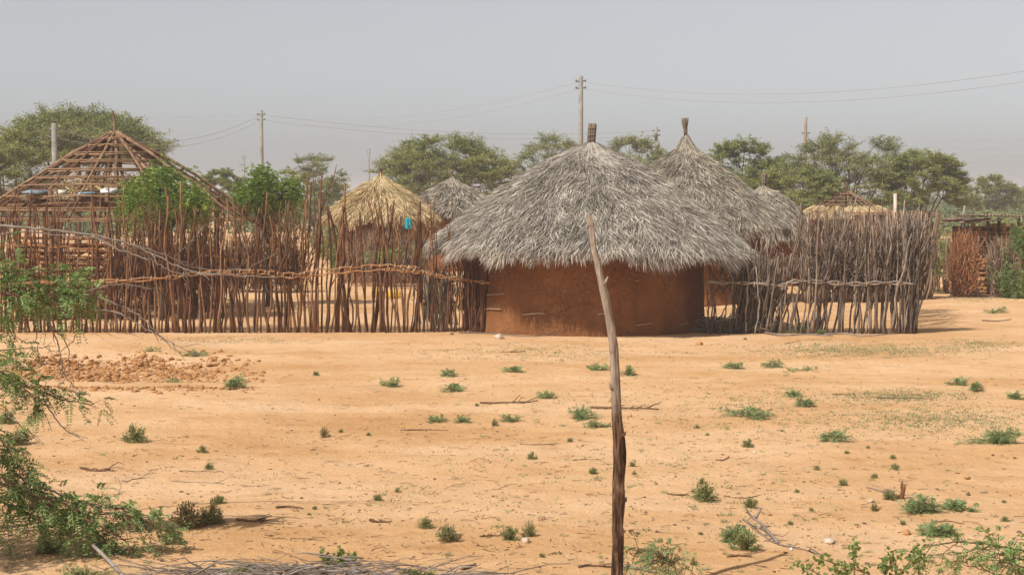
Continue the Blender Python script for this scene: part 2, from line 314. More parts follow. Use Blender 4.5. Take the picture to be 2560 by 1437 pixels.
def bark_mat():
    m, nt, P, N, K = mat('pole_bark'); tc = N('TexCoord')
    mp = N('Mapping'); mp.inputs['Scale'].default_value = (26, 26, 4.5); K(tc.outputs['Object'], mp.inputs[0])
    n = N('TexNoise'); n.inputs['Scale'].default_value = 1; n.inputs['Detail'].default_value = 8; n.inputs['Roughness'].default_value = .62; n.inputs['Distortion'].default_value = .6; K(mp.outputs[0], n.inputs['Vector'])
    bark = ramp(N, [(.36, (.018, .010, .007, 1)), (.47, (.07, .034, .018, 1)), (.58, (.19, .105, .06, 1)), (.72, (.34, .25, .18, 1))]); K(n.outputs[0], bark.inputs[0])
    bare = ramp(N, [(.3, (.17, .12, .09, 1)), (.5, (.36, .28, .215, 1)), (.7, (.48, .40, .32, 1))]); K(n.outputs[0], bare.inputs[0])
    sx = N('SeparateXYZ'); K(tc.outputs['Object'], sx.inputs[0]); n2 = N('TexNoise'); n2.inputs['Scale'].default_value = 3.5; n2.inputs['Detail'].default_value = 5; K(tc.outputs['Object'], n2.inputs['Vector'])
    a = N('Math'); a.operation = 'MULTIPLY_ADD'; a.inputs[1].default_value = 1.1; K(n2.outputs[0], a.inputs[0]); K(sx.outputs[2], a.inputs[2])
    g = N('MapRange'); g.inputs[1].default_value = 1.75; g.inputs[2].default_value = 2.05; K(a.outputs[0], g.inputs[0])
    mx = N('Mix'); mx.data_type = 'RGBA'; K(g.outputs[0], mx.inputs[0]); K(bark.outputs[0], mx.inputs[6]); K(bare.outputs[0], mx.inputs[7]); K(mx.outputs[2], P.inputs['Base Color'])
    bp = N('Bump'); bp.inputs['Strength'].default_value = 1; bp.inputs['Distance'].default_value = .03; K(n.outputs[0], bp.inputs['Height']); K(bp.outputs[0], P.inputs['Normal'])
    P.inputs['Roughness'].default_value = .9; P.inputs['Specular IOR Level'].default_value = .2
    return m
M['pole_bark'] = bark_mat()
# ------------------------------------------------------------------ ground
def ground():
    xi = np.arange(-16, 16.01, .06); xo = 16+np.geomspace(.08, 2500, 60); X = np.concatenate([-xo[::-1], xi, xo])
    ym = 8.5*np.exp(np.arange(0, 2.0, .0042)); yb = ym[-1]+np.geomspace(.4, 2500, 60); yf = np.array([-60, -40, -25, -15, -8, -3, 0, 3, 5, 6.5, 7.5, 8.1])
    Y = np.concatenate([yf, ym, yb]); gx, gy = np.meshgrid(X, Y); z = hgt(gx, gy)
    V = np.stack([gx, gy, z], -1).reshape(-1, 3); nx = len(X); ny = len(Y)
    i = np.arange(ny-1)[:, None]*nx; j = np.arange(nx-1)[None, :]
    Q = np.stack([i+j, i+j+1, i+nx+j+1, i+nx+j], -1).reshape(-1, 4)
    mb = MB(); mb.add(V, Q); tag(mb.build('ground', M['sand']), 'bare orange sandy ground', 'ground', kind='structure')
ground()
# ------------------------------------------------------------------ huts
def thatched_hut(cpx, Yc, wall_r, eave_r, z_eave, z_apex, label, tmat, mud='mud', blades_n=16000, wall_off=0., seed=1, tilt=0., prof=.12, blade=(.34, .022), finial='bundle', neck=0., cap=.18, wall_h=None, doors=(), cat='hut', group='thatched round huts', lean=0., finish=None):
    rs = np.random.default_rng(seed)
    c = at(cpx, 600, Yc); cx = c[0]
    root = empty('thatched_hut', (cx, Yc, 0), label, cat, group)
    wh = wall_h or (z_eave+(z_apex-z_eave)*(1-wall_r/eave_r)*.9)
    # wall
    n = 128; rows = 26; wx = cx+wall_off
    a = np.arange(n)*2*PI/n; zz = np.linspace(-.08, wh, rows)
    A, Z = np.meshgrid(a, zz)
    r = wall_r+.035*fbm(A*6, Z*1.5+seed, 3)+.018*fbm(np.cos(A)*9+5, Z*7+np.sin(A)*9, 3)+.10*np.exp(-(np.maximum(Z, 0)/.16))*(.6+.5*fbm(A*14, Z*0+2., 2))
    r = r+.022*np.exp(-(Z/.45)**2)*np.maximum(fbm(A*38, Z*1.2, 2), 0)*2
    V = np.stack([wx+np.cos(A)*r, Yc+np.sin(A)*r, Z], -1).reshape(-1, 3)
    i = np.arange(rows-1)[:, None]*n; j = np.arange(n)[None, :]; k = (j+1) % n
    mb = MB(); mb.add(V, np.stack([i+j, i+k, i+n+k, i+n+j], -1).reshape(-1, 4)); w = mb.build('wall', M[mud], root)
    # thatch shell
    def surf(A, s, off=0.):
        R = eave_r*(s**(1-prof*0))*(1+.015*fbm(A*3, s*0+seed, 2)*2*s)+off
        h = 1-s; z = z_eave+tilt*np.cos(A)*s+(z_apex-z_eave)*(h+prof*h*(1-h))
        z = z+neck*np.exp(-(s/.045)**1.2)+.05*fbm(np.cos(A)*2+s*3, np.sin(A)*2+seed, 3)*s
        return np.stack([cx+np.cos(A)*R+lean*neck*np.exp(-(s/.05)), Yc+np.sin(A)*R, z], -1)
    n = 96; ss = np.concatenate([[.012, .03, .06, .1], np.linspace(.15, .955, 18)]); A, SS = np.meshgrid(np.arange(n)*2*PI/n, ss)
    out = surf(A, SS); out[..., 2] -= .045; inn = out[::-1].copy(); inn[..., 2] -= .12
    G = np.concatenate([out, inn]); m = len(G); i = np.arange(m-1)[:, None]*n; j = np.arange(n)[None, :]; k = (j+1) % n
    mb = MB(); mb.add(G.reshape(-1, 3), np.stack([i+j, i+k, i+n+k, i+n+j], -1).reshape(-1, 4))
    # leaf blades laid down the slope
    N = blades_n; s = np.sqrt(rs.random(N)*(.985-cap**2)+cap**2); s = s+.012*np.sin(s*52+rs.random(N)*1.5)
    a = rs.random(N)*2*PI; P = surf(a, s); P2 = surf(a, s+.02); dn = nrm(P2-P); tang = np.stack([-np.sin(a), np.cos(a), a*0], -1)
    up = nrm(np.cross(tang, dn)); up *= np.sign(up[:, 2:3])
    # tufts share a sideways lean so the thatch reads as combed clumps
    cl = fbm(np.cos(a)*s*9+40, np.sin(a)*s*9+40, 3)*1.1
    lat = cl+rs.normal(size=N)*.26
    lift = rs.uniform(-.04, .26, N)+.25*np.maximum(fbm(np.cos(a)*s*15+9, np.sin(a)*s*15, 2), 0)
    D = nrm(dn+tang*lat[:, None]+up*lift[:, None]); L = blade[0]*rs.uniform(.5, 1.35, N); W = blade[1]*rs.uniform(.5, 1.4, N)
    SD = nrm(np.cross(D, up+rs.normal(size=(N, 3))*.85))
    P = P-dn*(L*.25)[:, None]+up*rs.uniform(-.02, .03, N)[:, None]
    blades(mb, P, D, SD, L, W, bend=(-up*rs.uniform(-.03, .10, N)[:, None]+tang*rs.normal(size=(N, 1))*.05)*1., seg=2, tip=.15)
    # combed straight straw over the top
    N2 = int(blades_n*.12); s = cap*1.35*np.sqrt(rs.random(N2)); s = np.maximum(s, .015); a = rs.random(N2)*2*PI; P = surf(a, s); dn = nrm(surf(a, s+.02)-P); tang = np.stack([-np.sin(a), np.cos(a), a*0], -1)
    up = nrm(np.cross(tang, dn)); up *= np.sign(up[:, 2:3])
    D = nrm(dn+tang*rs.normal(size=(N2, 1))*.07+up*.02); blades(mb, P+up*rs.uniform(.0, .035, N2)[:, None], D, nrm(np.cross(D, up+rs.normal(size=(N2, 3))*.3)), blade[0]*rs.uniform(.7, 1.3, N2), blade[1]*.8, seg=2)
    # eave fringe
    N3 = int(blades_n*.17); a = rs.random(N3)*2*PI; s = rs.uniform(.93, 1.0, N3); P = surf(a, s); dn = nrm(surf(a, s+.02)-P); tang = np.stack([-np.sin(a), np.cos(a), a*0], -1)
    up = nrm(np.cross(tang, dn)); up *= np.sign(up[:, 2:3]); ln = .85+1.0*fbm(a*7, a*0+seed, 3)
    D = nrm(dn+tang*(fbm(a*20, a*0, 2)*.8+rs.normal(size=N3)*.2)[:, None]+np.array([0, 0, -.45])*rs.uniform(.2, 1.3, N3)[:, None]); P = P-up*rs.uniform(0, .12, N3)[:, None]
    blades(mb, P, D, nrm(np.cross(D, up+rs.normal(size=(N3, 3))*.5)), blade[0]*rs.uniform(.55, 1.15, N3)*ln*1.1, blade[1]*rs.uniform(.5, 1.2, N3), bend=np.array([0, 0, -.05])*rs.random((N3, 1)), seg=2, tip=.1)
    rf = mb.build('roof', M[tmat], root, smooth=False)
    ap = np.array([cx+lean*neck, Yc, z_apex+neck])
    def subp(mb, name, m): 
        o = mb.build(name, m); o.parent = rf; o.location = -np.array(root.location)-np.array(rf.location); return o
    fm = MB()
    if finial == 'bundle':
        hh = finish or .34; rr = .075
        for k in range(90):
            a = rs.random()*6.28; q = math.sqrt(rs.random()); b0 = ap+np.array([math.cos(a)*q*rr, math.sin(a)*q*rr, -.1]); b1 = ap+np.array([math.cos(a)*q*rr*1.05+.03, math.sin(a)*q*rr*1.05, hh+rs.uniform(-.02, .015)])
            tube(fm, wob(b0, b1, 4, .01, rs), .009, 4)
        subp(fm, 'finial', M['reed'])
        bm = MB()
        for z in (.03, .12, .25):
            t = np.linspace(0, 2*PI, 17); tube(bm, np.stack([ap[0]+.03*z/hh+np.cos(t)*(rr+.006), ap[1]+np.sin(t)*(rr+.006), ap[2]+z+0*t], -1), .011, 5, cap=False)
        subp(bm, 'binding', M['deadwood'])
    elif finial == 'tuft':
        hh = finish or .35
        for k in range(130):
            a = rs.random()*6.28; q = math.sqrt(rs.random())*.08
            b0 = ap+np.array([math.cos(a)*q*.5, math.sin(a)*q*.5, -.1]); b1 = b0+np.array([math.cos(a)*q*.7-.02, math.sin(a)*q*.7, .1+hh*rs.uniform(.6, 1)])
            m_ = (b0+b1)/2-np.array([math.cos(a), math.sin(a), 0])*q*.25
            tube(fm, spline([b0, m_, b1], 5), [.009, .009, .009, .007, .004], 4)
        subp(fm, 'finial', M['reed'])
    return root, rf, (cx, Yc)
main, mroof, _ = thatched_hut(1477, 33.8, 2.38, 3.20, 1.56, 3.68, 'large round mud hut with grey palm thatch, nearest the camera behind the crooked pole', 'thatch_grey', blades_n=84000, wall_off=-.15, seed=4, tilt=-.07, prof=.32, blade=(.27, .0118), finial='bundle', cap=.2)
rs = np.random.default_rng(5)
for (px, py, w) in ((1330, 758, 55), (1490, 756, 22), (1590, 782, 40), (1475, 796, 22), (1590, 822, 60), (1240, 716, 50), (1580, 805, 34), (1745, 768, 30), (1235, 752, 40), (1690, 788, 26), (1573, 680, 10)):
    p = at(px, py, 33.8); dx = p[0]-(main.location[0]-.15); rad = 2.40
    if abs(dx) >= rad: continue
    pts = []
    for t in np.linspace(-.5, .5, 7):
        x = dx+t*w/126; 
        if abs(x) > 2.39: x = math.copysign(2.39, x)
        yy = 33.8-math.sqrt(rad*rad-x*x)-.005*math.cos(t*4); pts.append([main.location[0]-.15+x, yy, p[2]-.06+rs.normal()*.006+t*.03])
    mb = MB(); tube(mb, pts, .009, 5); mb.build('wattle_stick', M['tie'], main)
thatched_hut(1714, 42.5, 1.85, 2.52, 1.86, 3.93, 'tall round hut with curved tufted roof peak, directly behind the large mud hut', 'thatch_tan', blades_n=36000, seed=11, prof=.2, neck=.27, lean=-.05, blade=(.30, .017), finial='tuft', cap=.14, wall_h=2.1)
thatched_hut(1908, 50, 1.2, 1.62, 1.45, 2.86, 'small thatched hut with thin topknot, peeking out right of the tall peaked hut', 'thatch_tan', blades_n=12000, seed=12, prof=.6, neck=.10, blade=(.32, .024), finial='bundle', cap=.2, mud='mud_b', finish=.3, group='thatched round huts')
thatched_hut(952, 52, 1.25, 1.68, 1.95, 3.22, 'small round hut with bright straw yellow thatch beyond the stick fence', 'thatch_yellow', blades_n=14000, seed=13, prof=.3, neck=.12, blade=(.32, .023), finial='tuft', cap=.2, mud='mud_b', finish=.16)
thatched_hut(1131, 60, 1.3, 1.72, 2.0, 3.22, 'small grey brown thatched hut standing behind the yellow thatched one', 'thatch_tan', blades_n=11000, seed=14, prof=.3, neck=.1, blade=(.34, .034), finial='tuft', cap=.2, mud='mud_b', finish=.2)
# half thatched frame, far right
def half_frame():
    rs = np.random.default_rng(21); Y = 62; c = at(2115, 600, Y); cx = c[0]
    root = empty('unfinished_hut', (cx, Y, 0), 'distant hut with bare rafter cone above a skirt of pale new straw', 'hut')
    za = CH+(488-472-(-0))/ppm(Y); za = at(2115, 476, Y)[2]; ze = at(2115, 545, Y-1.5)[2]; R = 1.85
    for k in range(22):
        a = k*2*PI/22; mb = MB(); tube(mb, wob([cx, Y, za], [cx+math.cos(a)*R, Y+math.sin(a)*R, ze], 5, .008, rs), [.028, .028, .026, .024, .02], 5); mb.build('rafter', M['rafter'], root)
    for s in (.15, .28, .41, .54, .67):
        t = np.linspace(0, 2*PI, 33); mb = MB(); tube(mb, np.stack([cx+np.cos(t)*R*s, Y+np.sin(t)*R*s, za+(ze-za)*s+.02+0*t], -1), .016, 5, cap=False); mb.build('ring', M['ring'], root)
    mb = MB(); N = 2600; a = rs.random(N)*2*PI; s = rs.uniform(.60, 1.0, N); P = np.stack([cx+np.cos(a)*R*s, Y+np.sin(a)*R*s, za+(ze-za)*s+.05], -1)
    D = nrm(np.stack([np.cos(a)+rs.normal(size=N)*.15, np.sin(a)+rs.normal(size=N)*.15, np.full(N, (ze-za)/R*.9)], -1)); blades(mb, P, D, nrm(np.cross(D, rs.normal(size=(N, 3))+np.array([0, 0, 2.]))), .4, .04, seg=2)
    mb.build('straw_skirt', M['thatch_yellow'], root)
    mb = MB(); tube(mb, wob([cx, Y, 0], [cx, Y, za+.3], 6, .004, rs), .05, 6); mb.build('centre_pole', M['rafter'], root)
    mb = MB(); n = 48; A, Z = np.meshgrid(np.arange(n)*2*PI/n, np.linspace(0, ze-.02, 6)); i = np.arange(5)[:, None]*n; j = np.arange(n)[None, :]; k = (j+1) % n
    mb.add(np.stack([cx+np.cos(A)*1.35, Y+np.sin(A)*1.35, Z], -1).reshape(-1, 3), np.stack([i+j, i+k, i+n+k, i+n+j], -1).reshape(-1, 4)); mb.build('wall', M['mud_b'], root)
half_frame()
# big open frame hut on the left
def frame_hut():
    rs = np.random.default_rng(31); Y = 38.6; c = at(290, 500, Y); cx = c[0]
    root = empty('hut_frame', (cx, Y, 0), 'large unfinished round hut, bare conical rafter frame with spike above the left fence', 'hut frame')
    za = at(290, 333, Y)[2]; R = 3.15
    prof = lambda s: za-(za-2.2)*(s*.62+.38*s*s*(1)*.9+.04*s)   # steeper outward
    prof = lambda s: za-2.0*(.90*s+.10*s*s)
    nr = 30
    for k in range(nr):
        a = k*2*PI/nr+rs.normal()*.04; f = rs.uniform(.93, 1.06); n = 8
        s = np.linspace(.0, f, n); p = np.stack([cx+np.cos(a)*R*s+.03*np.cos(a), Y+np.sin(a)*R*s, prof(s)], -1)+np.cumsum(rs.normal(size=(n, 3))*.024, 0)
        mb = MB(); tube(mb, p, np.linspace(.045, .026, n)*rs.uniform(.75, 1.2), 6); mb.build('rafter', M['rafter'], root)
    for s in (.045, .10, .19, .28, .37, .47, .56, .655, .77, .88, .985):
        t = np.linspace(0, 2*PI, 49); w = 1+.05*fbm(t*2, t*0+s*50, 3); w[-1] = w[0]; dz = .09*fbm(t*1.5, t*0+s*90, 3); dz[-1] = dz[0]
        mb = MB(); tube(mb, np.stack([cx+np.cos(t)*R*s*w, Y+np.sin(t)*R*s*w, prof(s)+.045+dz], -1), .02, 5, cap=False)
        t2 = t+.02; tube(mb, np.stack([cx+np.cos(t2)*R*s*w*1.005, Y+np.sin(t2)*R*s*w*1.005, prof(s)+.075+dz*.3], -1), .014, 5, cap=False)
        mb.build('ring', M['ring'], root)
    mb = MB(); tube(mb, spline([[cx, Y, 0], [cx+.04, Y, 2], [cx, Y, za], [cx-.05, Y, at(284, 278, Y)[2]]], 14), np.linspace(.075, .02, 14), 7); mb.build('centre_pole', M['rafter'], root)
    for k in range(11):
        a = k*2*PI/11+.3; mb = MB(); tube(mb, wob([cx+math.cos(a)*2.25, Y+math.sin(a)*2.25, 0], [cx+math.cos(a)*2.3, Y+math.sin(a)*2.3, 2.75], 8, .012, rs), np.linspace(.075, .055, 8), 7); mb.build('post', M['rafter'], root)
    # ring beam and loft platform
    for z, rr in ((2.42, .045), (2.3, .04)):
        t = np.linspace(0, 2*PI, 41); mb = MB(); tube(mb, np.stack([cx+np.cos(t)*2.36, Y+np.sin(t)*2.36, z+.03*np.sin(t*3)], -1), rr, 6, cap=False); mb.build('ring_beam', M['rafter'], root)
    mb = MB()
    for k in range(42):
        x = -2.2+4.4*k/41; h = math.sqrt(max(2.3**2-x*x, .01)); tube(mb, wob([cx+x, Y-h, 2.5], [cx+x, Y+h*.6, 2.5], 4, .004, rs), .03, 5)
    mb.build('loft_platform', M['rafter'], root)
    # half built wall of stacked sticks and mud between uprights, left and front
    mb = MB(); md = MB()
    for k in range(13):
        z = .12+k*.13
        for rr in (2.06, 2.3):
            t = np.linspace(PI*1.0, PI*1.56, 22); w = .02*fbm(t*5, t*0+k, 2)
            tube(mb, np.stack([cx+np.cos(t)*(rr+w), Y+np.sin(t)*(rr+w), z+.035*fbm(t*3, t*0+k+30, 2)], -1), .03, 5)
    mb.build('wattle_course', M['rail'], root)
    for k in range(420):
        t = rs.uniform(PI*1.0, PI*1.56); z = .05+.13*rs.integers(0, 12)+.05; lump(md, [cx+math.cos(t)*2.18, Y+math.sin(t)*2.18, z], [.11, .11, .055], rs, .3)
    md.build('mud_infill', M['mud_b'], root)
    # things on the loft
    z0 = 2.54
    mb = MB(); N = 1500; c0 = np.array([cx+.05, Y-.9, z0]); P = c0+rs.normal(size=(N, 3))*np.array([.5, .35, .10])+np.array([0, 0, .22]); D = rdir(rs, N, .35); blades(mb, P, D, nrm(np.cross(D, rdir(rs, N))), .38, .022, bend=rs.normal(size=(N, 3))*.05)
    lump(mb, c0+[0, 0, .12], [.75, .55, .22], rs, .15, 12)
    tag(mb.build('straw_heap', M['thatch_yellow'], smooth=False), 'heap of dry thatching straw lying on the loft of the bare hut frame', 'straw')
    def cloth(px0, px1, py0, py1, Yd, m, label, cat, name, seed):
        a = at(px0, py1, Yd); b = at(px1, py0, Yd); r2 = np.random.default_rng(seed); mb = MB()
        n = 22; k = 12; U, Vv = np.meshgrid(np.linspace(0, 2*PI, n, endpoint=False), np.linspace(0, PI, k))
        rx = (b[0]-a[0])/2; rz = (b[2]-a[2])/2; cc = (a+b)/2
        f = 1+.25*fbm(U*1.9, Vv*2+seed, 3)
        P = np.stack([cc[0]+rx*np.cos(U)*np.sin(Vv)**.5*f, cc[1]+.35*np.sin(U)*np.sin(Vv)**.5*f, cc[2]+rz*np.cos(Vv)*f], -1).reshape(-1, 3)
        i = np.arange(k-1)[:, None]*n; j = np.arange(n)[None, :]; kk = (j+1) % n
        mb.add(P, np.stack([i+j, i+kk, i+n+kk, i+n+j], -1).reshape(-1, 4)); tag(mb.build(name, M[m]), label, cat)
    cloth(60, 132, 475, 488, Y-1.9, 'grey_tarp', 'grey folded tarpaulin on the loft at the left side of the bare hut frame', 'tarpaulin', 'tarpaulin', 1)
    cloth(254, 300, 471, 488, Y-2.0, 'white_sack', 'crumpled white sack on the loft edge under the rafters', 'sack', 'white_sack', 2)
    cloth(198, 240, 480, 489, Y-2.0, 'blue_cloth', 'folded pale blue cloth on the loft beside the white sack', 'cloth', 'folded_cloth', 3)
    mb = MB(); p = at(157, 481, Y-2.05); box(mb, p, (.16, .2, .10), .1); t = mb.build('cream_tub', M['cream'])
    tag(t, 'small cream box sitting on the loft edge of the bare hut frame', 'box')
    mb = MB(); p = at(197, 478, Y-2.0); box(mb, p, (.17, .2, .02), .1, -.5); box(mb, p+[-.02, 0, -.05], (.13, .18, .05), .1)
    tag(mb.build('cardboard_flap', M['card']), 'torn brown cardboard box on the loft right of the cream box', 'cardboard')
frame_hut()
# ------------------------------------------------------------------ fences
def stake_mb(base, top, r0, rs, fork=.35, amp=.02, mb=None, twig=0):
    mb = mb or MB(); n = 9; p = wob(base, top, n, amp, rs); r1 = r0*rs.uniform(.45, .75); rr = np.linspace(r0, r1, n)*(1+rs.normal(size=n)*.07)
    tube(mb, p, rr, 6)
    L = np.linalg.norm(np.asarray(top)-base)
    while rs.random() < fork:
        i = rs.integers(3, 7); a = rs.choice([-1, 1])*rs.uniform(.25, .6); l = L*rs.uniform(.18, .45)
        e = p[i]+np.array([math.sin(a)*l, rs.normal()*.08*l, math.cos(a)*l])
        tube(mb, wob(p[i], e, 5, .03, rs), np.linspace(rr[i]*.7, rr[i]*.3, 5), 5); fork *= .5
    for k in range(rs.poisson(.5) if fork else 0):          # knots where side twigs were cut
        i = rs.integers(2, 8); e = p[i]+np.array([rs.choice([-1, 1])*rs.uniform(.03, .06), -.01, rs.uniform(.01, .04)]); tube(mb, [p[i], e], [rr[i]*.6, rr[i]*.35], 4)
    return mb
def fence(root, specs, m, stuffname='stake_row'):
    """specs = list of (base, top, radius, fork, prominence)"""
    specs = sorted(specs, key=lambda s: -s[4]); rest = MB()
    for i, (b, t, r, f, pr, rs, amp) in enumerate(specs):
        if i < 98: stake_mb(b, t, r, rs, f, amp).build('stake', M[m], root)
        else: stake_mb(b, t, r, rs, f, amp, rest)
    if rest.n: tag(rest.build(stuffname, M[m], root), kind='stuff')
def rail(root, ctrl, m, r=.02, ties=0, seed=0, strands=2):
    rs = np.random.default_rng(seed); c = spline(ctrl, len(ctrl)*9)
    for s in range(strands):
        mb = MB(); n = len(c); w = np.stack([0*np.arange(n), np.full(n, -.02-.004*s), .016*np.sin(np.arange(n)*.9+s*PI)], -1)+np.cumsum(rs.normal(size=(n, 3))*.0025, 0)*np.array([.3, .3, 1])
        tube(mb, c+w, r*rs.uniform(.75, 1.05)*(1+.15*np.sin(np.arange(n)*.5+s)), 6); mb.build('rail', M[m], root)
    for k in range(ties):
        i = (k+.5)/ties*(n-1); p = c[int(i)]+rs.normal(size=3)*[.02, 0, 0]; mb = MB(); t = np.linspace(0, 2*PI, 10)
        tube(mb, np.stack([p[0]+.012*np.sin(t*1.)+0*t, p[1]-.02+np.cos(t)*(r+.022), p[2]+np.sin(t)*(r+.022)], -1), .008, 4, cap=False)
        e = p+[rs.normal()*.02, -.05, rs.choice([-1, 1])*rs.uniform(.03, .08)]; tube(mb, [p+[0, -.045, 0], e], [.008, .004], 4); mb.build('tie', M['tie'], root)
def left_fence():
    rs = np.random.default_rng(41); root = empty('stick_fence', at(640, 832, 32.4)*[1, 1, 0], 'reddish brown stick fence with a lashed rail, running left from the mud hut', 'fence')
    px = 2.; sp = []
    while px < 1218:
        if px < 330: top = rs.uniform(495, 610) if rs.random() < .6 else rs.uniform(600, 690); st = 6.2
        elif px < 560: top = rs.uniform(520, 650); st = 7.0
        elif px < 770: top = rs.uniform(500, 650); st = 9.5
        elif px < 1000: top = rs.uniform(490, 640); st = 8.4
        elif px < 1090: top = rs.uniform(510, 650); st = 8.4
        else: top = rs.uniform(560, 690); st = 7.5
        if rs.random() < .06: top -= 55
        lean = rs.normal()*15; b = at(px, 832+rs.uniform(-3, 2), 32.4+rs.normal()*.05); b[2] = -.05; b[0] = at(px, 832, b[1])[0]
        t = at(px+lean, top, 32.4+rs.normal()*.08)
        r = rs.uniform(.014, .027) if px < 1060 else rs.uniform(.011, .020)
        sp.append((b, t, r, .30, r*(t[2])*10, np.random.default_rng(int(px*10)), .016)); px += st*rs.uniform(.3, 1.8)
    # the tall ones that stand out
    for (bx, tx, ty, r, f) in ((745, 770, 428, .028, .5), (765, 778, 455, .022, .3), (793, 805, 432, .03, .5), (780, 800, 520, .03, .3), (845, 862, 460, .028, .2), (815, 818, 518, .024, .2), (880, 818, 515, .033, 0),
        (902, 862, 512, .022, .2), (935, 985, 500, .03, .8), (1010, 985, 520, .026, .6), (960, 920, 500, .024, 0), (1000, 942, 482, .022, 0), (1040, 1045, 530, .026, .4), (640, 668, 480, .024, .5), (625, 582, 500, .026, .4), (705, 698, 530, .02, .2), (545, 568, 500, .024, .5),
        (720, 720, 508, .018, .1), (440, 420, 490, .03, .4), (460, 452, 452, .022, .2), (415, 413, 468, .022, .1), (385, 360, 510, .022, .3), (325, 310, 462, .02, .3), (240, 228, 450, .024, .3), (300, 272, 470, .02, .1), (150, 140, 470, .02, .1), (90, 82, 462, .02, .2), (50, 44, 445, .022, .3),
        (1085, 1088, 490, .017, .5), (1060, 1075, 500, .016, .7), (1140, 1125, 560, .016, .7), (1165, 1150, 575, .014, .6), (865, 858, 560, .034, 0), (1030, 1050, 505, .024, .3), (675, 640, 580, .032, .2)):
        b = at(bx, 832, 32.4+rs.normal()*.06); b[2] = -.05; sp.append((b, at(tx, ty, 32.4), r, f, r*40, np.random.default_rng(int(bx*7+ty)), .018))
    for k in range(380):
        px = rs.uniform(290, 770) if k < 290 else rs.uniform(1075, 1216); Yb = 32.5+rs.random()*.5; b = at(px, 832, Yb); b[2] = rs.uniform(.75, 1.3); t = at(px+rs.normal()*34, rs.uniform(500, 640), Yb+rs.normal()*.15)
        if t[2] < b[2]+.3: continue
        if px > 1000: b[2] *= .4; t = at(px+rs.normal()*14, rs.uniform(600, 700), Yb)
        sp.append((b, t, rs.uniform(.006, .012), .6, 0, np.random.default_rng(k+3000), .03))
    fence(root, sp, 'stake_red')
    R = lambda l: [at(x, y, 32.33) for x, y in l]
    rail(root, R([(-20, 712), (90, 708), (200, 704), (300, 702), (420, 694), (480, 684), (560, 680), (640, 678), (690, 684), (750, 686), (800, 676), (880, 669), (960, 664), (1010, 668), (1050, 671)]), 'rail', .021, 44, 1)
    rail(root, R([(960, 671), (1010, 676), (1060, 681), (1110, 694), (1160, 700), (1210, 706), (1250, 712)]), 'rail', .017, 10, 2)
    # thicker end post by the hut
    b = at(1205, 832, 32.3); b[2] = -.05; stake_mb(b, at(1214, 672, 32.3), .045, rs, 0).build('end_post', M['stake_red'], root)
left_fence()
def rear_left_fence():
    rs = np.random.default_rng(43); root = empty('inner_fence', at(60, 790, 35.2)*[1, 1, 0], 'dense inner row of thin brown sticks under the bare hut frame at far left', 'fence')
    sp = []
    for k in range(120):
        px = rs.uniform(-60, 150)if k < 60 else rs.uniform(150, 560); Y = 35.4+(px/600)*1.2+rs.normal()*.12
        top = rs.uniform(480, 560) if px < 150 else rs.uniform(540, 650)
        b = at(px, 700, Y); b[2] = -.03; t = at(px+rs.normal()*16+12, top, Y); r = rs.uniform(.010, .02)
        sp.append((b, t, r, .4, r*t[2]*10, np.random.default_rng(k+900), .02))
    fence(root, sp, 'stake_red')
    rail(root, [at(x, y, 35.3) for x, y in ((-60, 620), (40, 612), (150, 616), (260, 622), (400, 630), (560, 640))], 'rail', .02, 0, 5, 1)
rear_left_fence()
